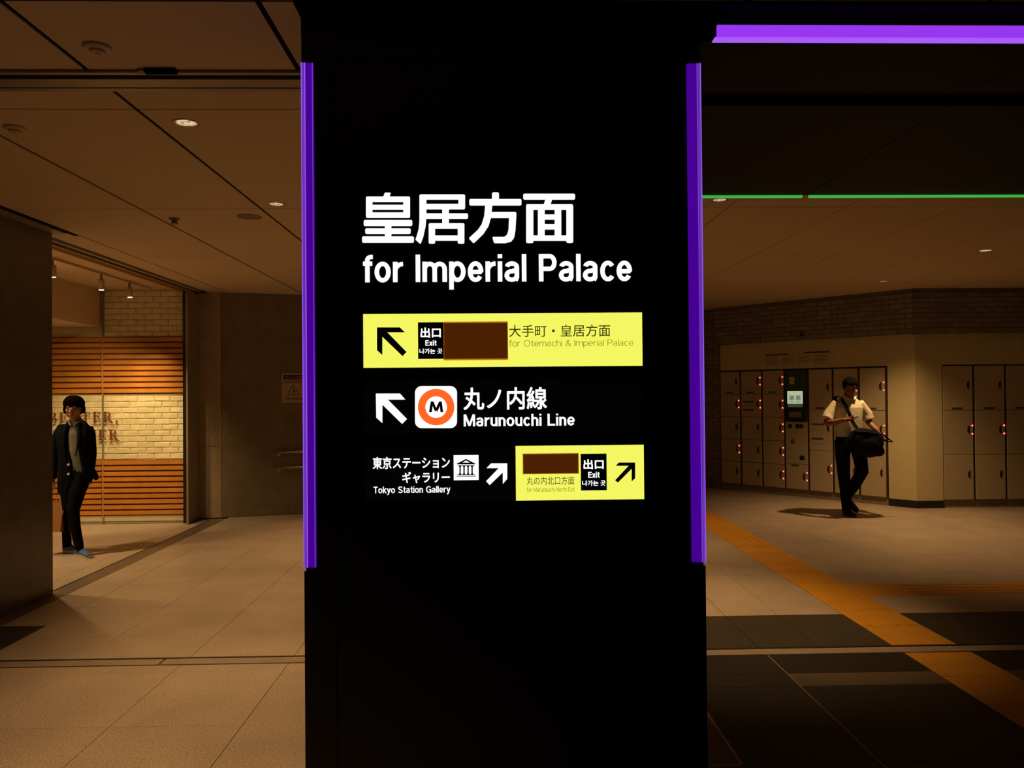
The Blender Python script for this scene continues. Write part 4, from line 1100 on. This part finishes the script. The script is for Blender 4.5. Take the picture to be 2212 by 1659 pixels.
# --- man, right: white short sleeves, looking at a phone, shoulder bag
MX, MY = 4.575, 10.33
man = empty('person', (MX, MY, 0)); man.scale = (.97, 1, 1.02); tag(man, 'man in white short-sleeved shirt and black trousers looking down at his phone', 'person')
HM2 = Matrix.Rotation(math.radians(-12), 3, 'Z') @ Matrix.Rotation(math.radians(20), 3, 'X')
mc = (.0, -.05, 1.590)
def man_body(bm):
    head_parts(bm, mc, HM2, 1.02)
    loft(bm, [(0, .02, 1.43, .060, .062), (0, .005, 1.48, .056, .058), (0, -.02, 1.55, .056, .06)], 14)
    loft(bm, [(0, .01, .92, .135, .09), (0, .01, 1.05, .13, .085), (0, .01, 1.22, .14, .09), (0, .015, 1.34, .15, .09), (0, .02, 1.42, .11, .065), (0, .02, 1.46, .065, .06)], 18)
    loft(bm, [(-.155, .02, 1.37, .042, .042), (-.245, .03, 1.26, .050, .050), (-.300, .0, 1.155, .044, .044), (-.245, -.13, 1.165, .038, .038), (-.16, -.24, 1.20, .027, .029)], 12)
    loft(bm, [(.155, .02, 1.37, .042, .042), (.240, .035, 1.27, .050, .050), (.275, .03, 1.17, .044, .044), (.300, -.05, 1.10, .037, .037), (.325, -.12, 1.055, .026, .028)], 12)
    hand(bm, (-.165, -.235, 1.198), (.85, -.45, .12), (0, .1, 1), 1.0, .9, -1)
    hand(bm, (.325, -.125, 1.05), (.45, -.35, -.9), (-.8, .1, -.3), 1.0, 1.1, 1)
    loft(bm, [(-.080, .01, .91, .075, .08), (-.10, -.03, .72, .080, .083), (-.095, -.04, .50, .058, .062), (-.07, -.03, .32, .055, .058), (-.050, -.01, .12, .038, .040)], 14)
    loft(bm, [(.080, .01, .91, .075, .08), (.135, -.02, .72, .080, .083), (.160, -.03, .52, .058, .062), (.115, .10, .36, .055, .058), (.055, .25, .20, .038, .040)], 14)
fuse('body', man_body, .0065, 2, M['skin2'], man)
fuse('hair', lambda bm: hair_cap(bm, mc, HM2, 1.03, False), .006, 2, M['hair'], man)
eyes(man, mc, HM2, 1.02)
def man_shirt(bm):
    loft(bm, [(0, .01, .985, .176, .134), (0, .01, 1.07, .172, .128), (0, .008, 1.22, .178, .130), (0, .012, 1.34, .188, .126), (0, .018, 1.42, .160, .094), (0, .02, 1.475, .078, .072)], 20, .1)
    loft(bm, [(-.150, .02, 1.40, .060, .060), (-.205, .026, 1.33, .064, .066), (-.262, .02, 1.25, .074, .072), (-.292, .0, 1.20, .074, .072)], 14, .1)
    loft(bm, [(.150, .02, 1.40, .060, .060), (.205, .028, 1.33, .064, .066), (.255, .032, 1.26, .074, .072), (.272, .02, 1.19, .074, .070)], 14, .1)
    for sx in (-1, 1):
        loft(bm, [(sx*.062, .02, 1.50, .010, .022), (sx*.058, -.055, 1.485, .010, .026), (sx*.025, -.095, 1.445, .008, .026)], 8, .6, (0, 0, 1))
fuse('shirt', man_shirt, .0065, 2, M['whiteshirt'], man)
def man_trousers(bm):
    loft(bm, [(0, .01, 1.03, .165, .120), (0, .01, .94, .170, .128), (0, .0, .86, .165, .125)], 18, .2)
    loft(bm, [(-.088, .005, .93, .095, .112), (-.100, -.025, .74, .092, .096), (-.095, -.035, .52, .078, .080), (-.072, -.028, .33, .072, .074), (-.050, -.01, .14, .064, .066), (-.045, -.005, .075, .062, .066)], 16, .15)
    loft(bm, [(.088, .01, .93, .098, .112), (.132, -.015, .74, .092, .096), (.155, -.025, .54, .080, .082), (.118, .09, .38, .072, .074), (.070, .22, .23, .064, .066), (.055, .255, .175, .062, .064)], 16, .15)
fuse('trousers', man_trousers, .0065, 2, M['trouser'], man)
shoe(man, (-.045, .02, 0), (.12, -1), M['leather'], M['leather'], .27)
sh = shoe(man, (.065, .245, .105), (.35, -.94), M['leather'], M['leather'], .27, math.radians(26))
ph = empty('smartphone', (MX-.075, MY-.285, 1.235)); tag(ph, 'dark smartphone held flat in the man\'s right hand', 'phone')
pc = box('case', -.037, .037, -.075, .075, -.005, .005, M['tblack'], ph, .003); box('display', -.033, .033, -.068, .068, .005, .006, M['glass'], ph)
ph.rotation_euler = (math.radians(-25), 0, math.radians(55))
# shoulder bag
bg = empty('shoulder_bag', (MX+.095, MY-.20, .90)); bg.scale = (.93, .9, .84); tag(bg, 'large black shoulder bag slung across the man\'s left hip', 'bag')
def bag(bm):
    loft(bm, [(-.17, .0, .10, .10, .15), (-.10, 0, .07, .115, .205), (.02, 0, .04, .12, .215), (.13, 0, .01, .115, .205), (.21, 0, -.01, .10, .165)], 22, .35, (0, 1, 0))
    ell(bm, (.03, -.10, .0), (.15, .04, .12)); ell(bm, (.20, -.02, -.09), (.07, .08, .08))
fuse('bag_body', bag, .008, 3, M['bagfab'], bg)
def flap(bm):
    loft(bm, [(-.15, -.06, .21, .03, .012), (.0, -.075, .20, .05, .012), (.16, -.06, .17, .03, .012)], 12, .5, (0, 1, 0))
fuse('bag_flap', flap, .007, 1, M['bagfab'], bg)
def strip(name, pts, wd, th, m, parent):
    bm = bmesh.new(); rows = []
    for i, (p_, n_) in enumerate(pts):
        p_ = Vector(p_); n_ = Vector(n_).normalized()
        a_ = Vector(pts[max(0, i-1)][0]); b_ = Vector(pts[min(len(pts)-1, i+1)][0]); t_ = (b_-a_).normalized(); s_ = t_.cross(n_).normalized()*wd/2
        rows.append([bm.verts.new(q) for q in (p_-s_, p_+s_, p_+s_+n_*th, p_-s_+n_*th)])
    for A, B in zip(rows[:-1], rows[1:]):
        for i in range(4): bm.faces.new((A[i], A[(i+1) % 4], B[(i+1) % 4], B[i]))
    bm.faces.new(rows[0][::-1]); bm.faces.new(rows[-1]); bmesh.ops.recalc_face_normals(bm, faces=bm.faces[:])
    return new_obj(name, mesh_from(bm, name), parent, m)
def B_(x, y, z): return ((x*.97-.095)/.93, (y+.20)/.9, (z*1.02-.90)/.84)
strip('strap', [(B_(-.10, .125, 1.36), (0, 1, .3)), (B_(-.145, .09, 1.46), (0, .5, 1)), (B_(-.150, .02, 1.492), (0, 0, 1)), (B_(-.135, -.065, 1.465), (0, -.7, .7)), (B_(-.10, -.118, 1.38), (0, -1, .2)), (B_(-.055, -.132, 1.27), (0, -1, 0)),
                (B_(-.01, -.135, 1.16), (0, -1, 0)), (B_(.03, -.17, 1.08), (0, -1, .2))], .048, .006, M['bagfab'], bg)
strip('carry_handle', [((.16, -.05, .16), (.2, -1, 0)), ((.23, -.06, .17), (.3, -1, 0)), ((.30, -.06, .10), (.3, -1, 0)), ((.37, -.06, .045), (.3, -1, 0)), ((.30, -.05, .055), (.3, -1, 0)), ((.22, -.05, .10), (.3, -1, 0))], .022, .008, M['bagfab'], bg)
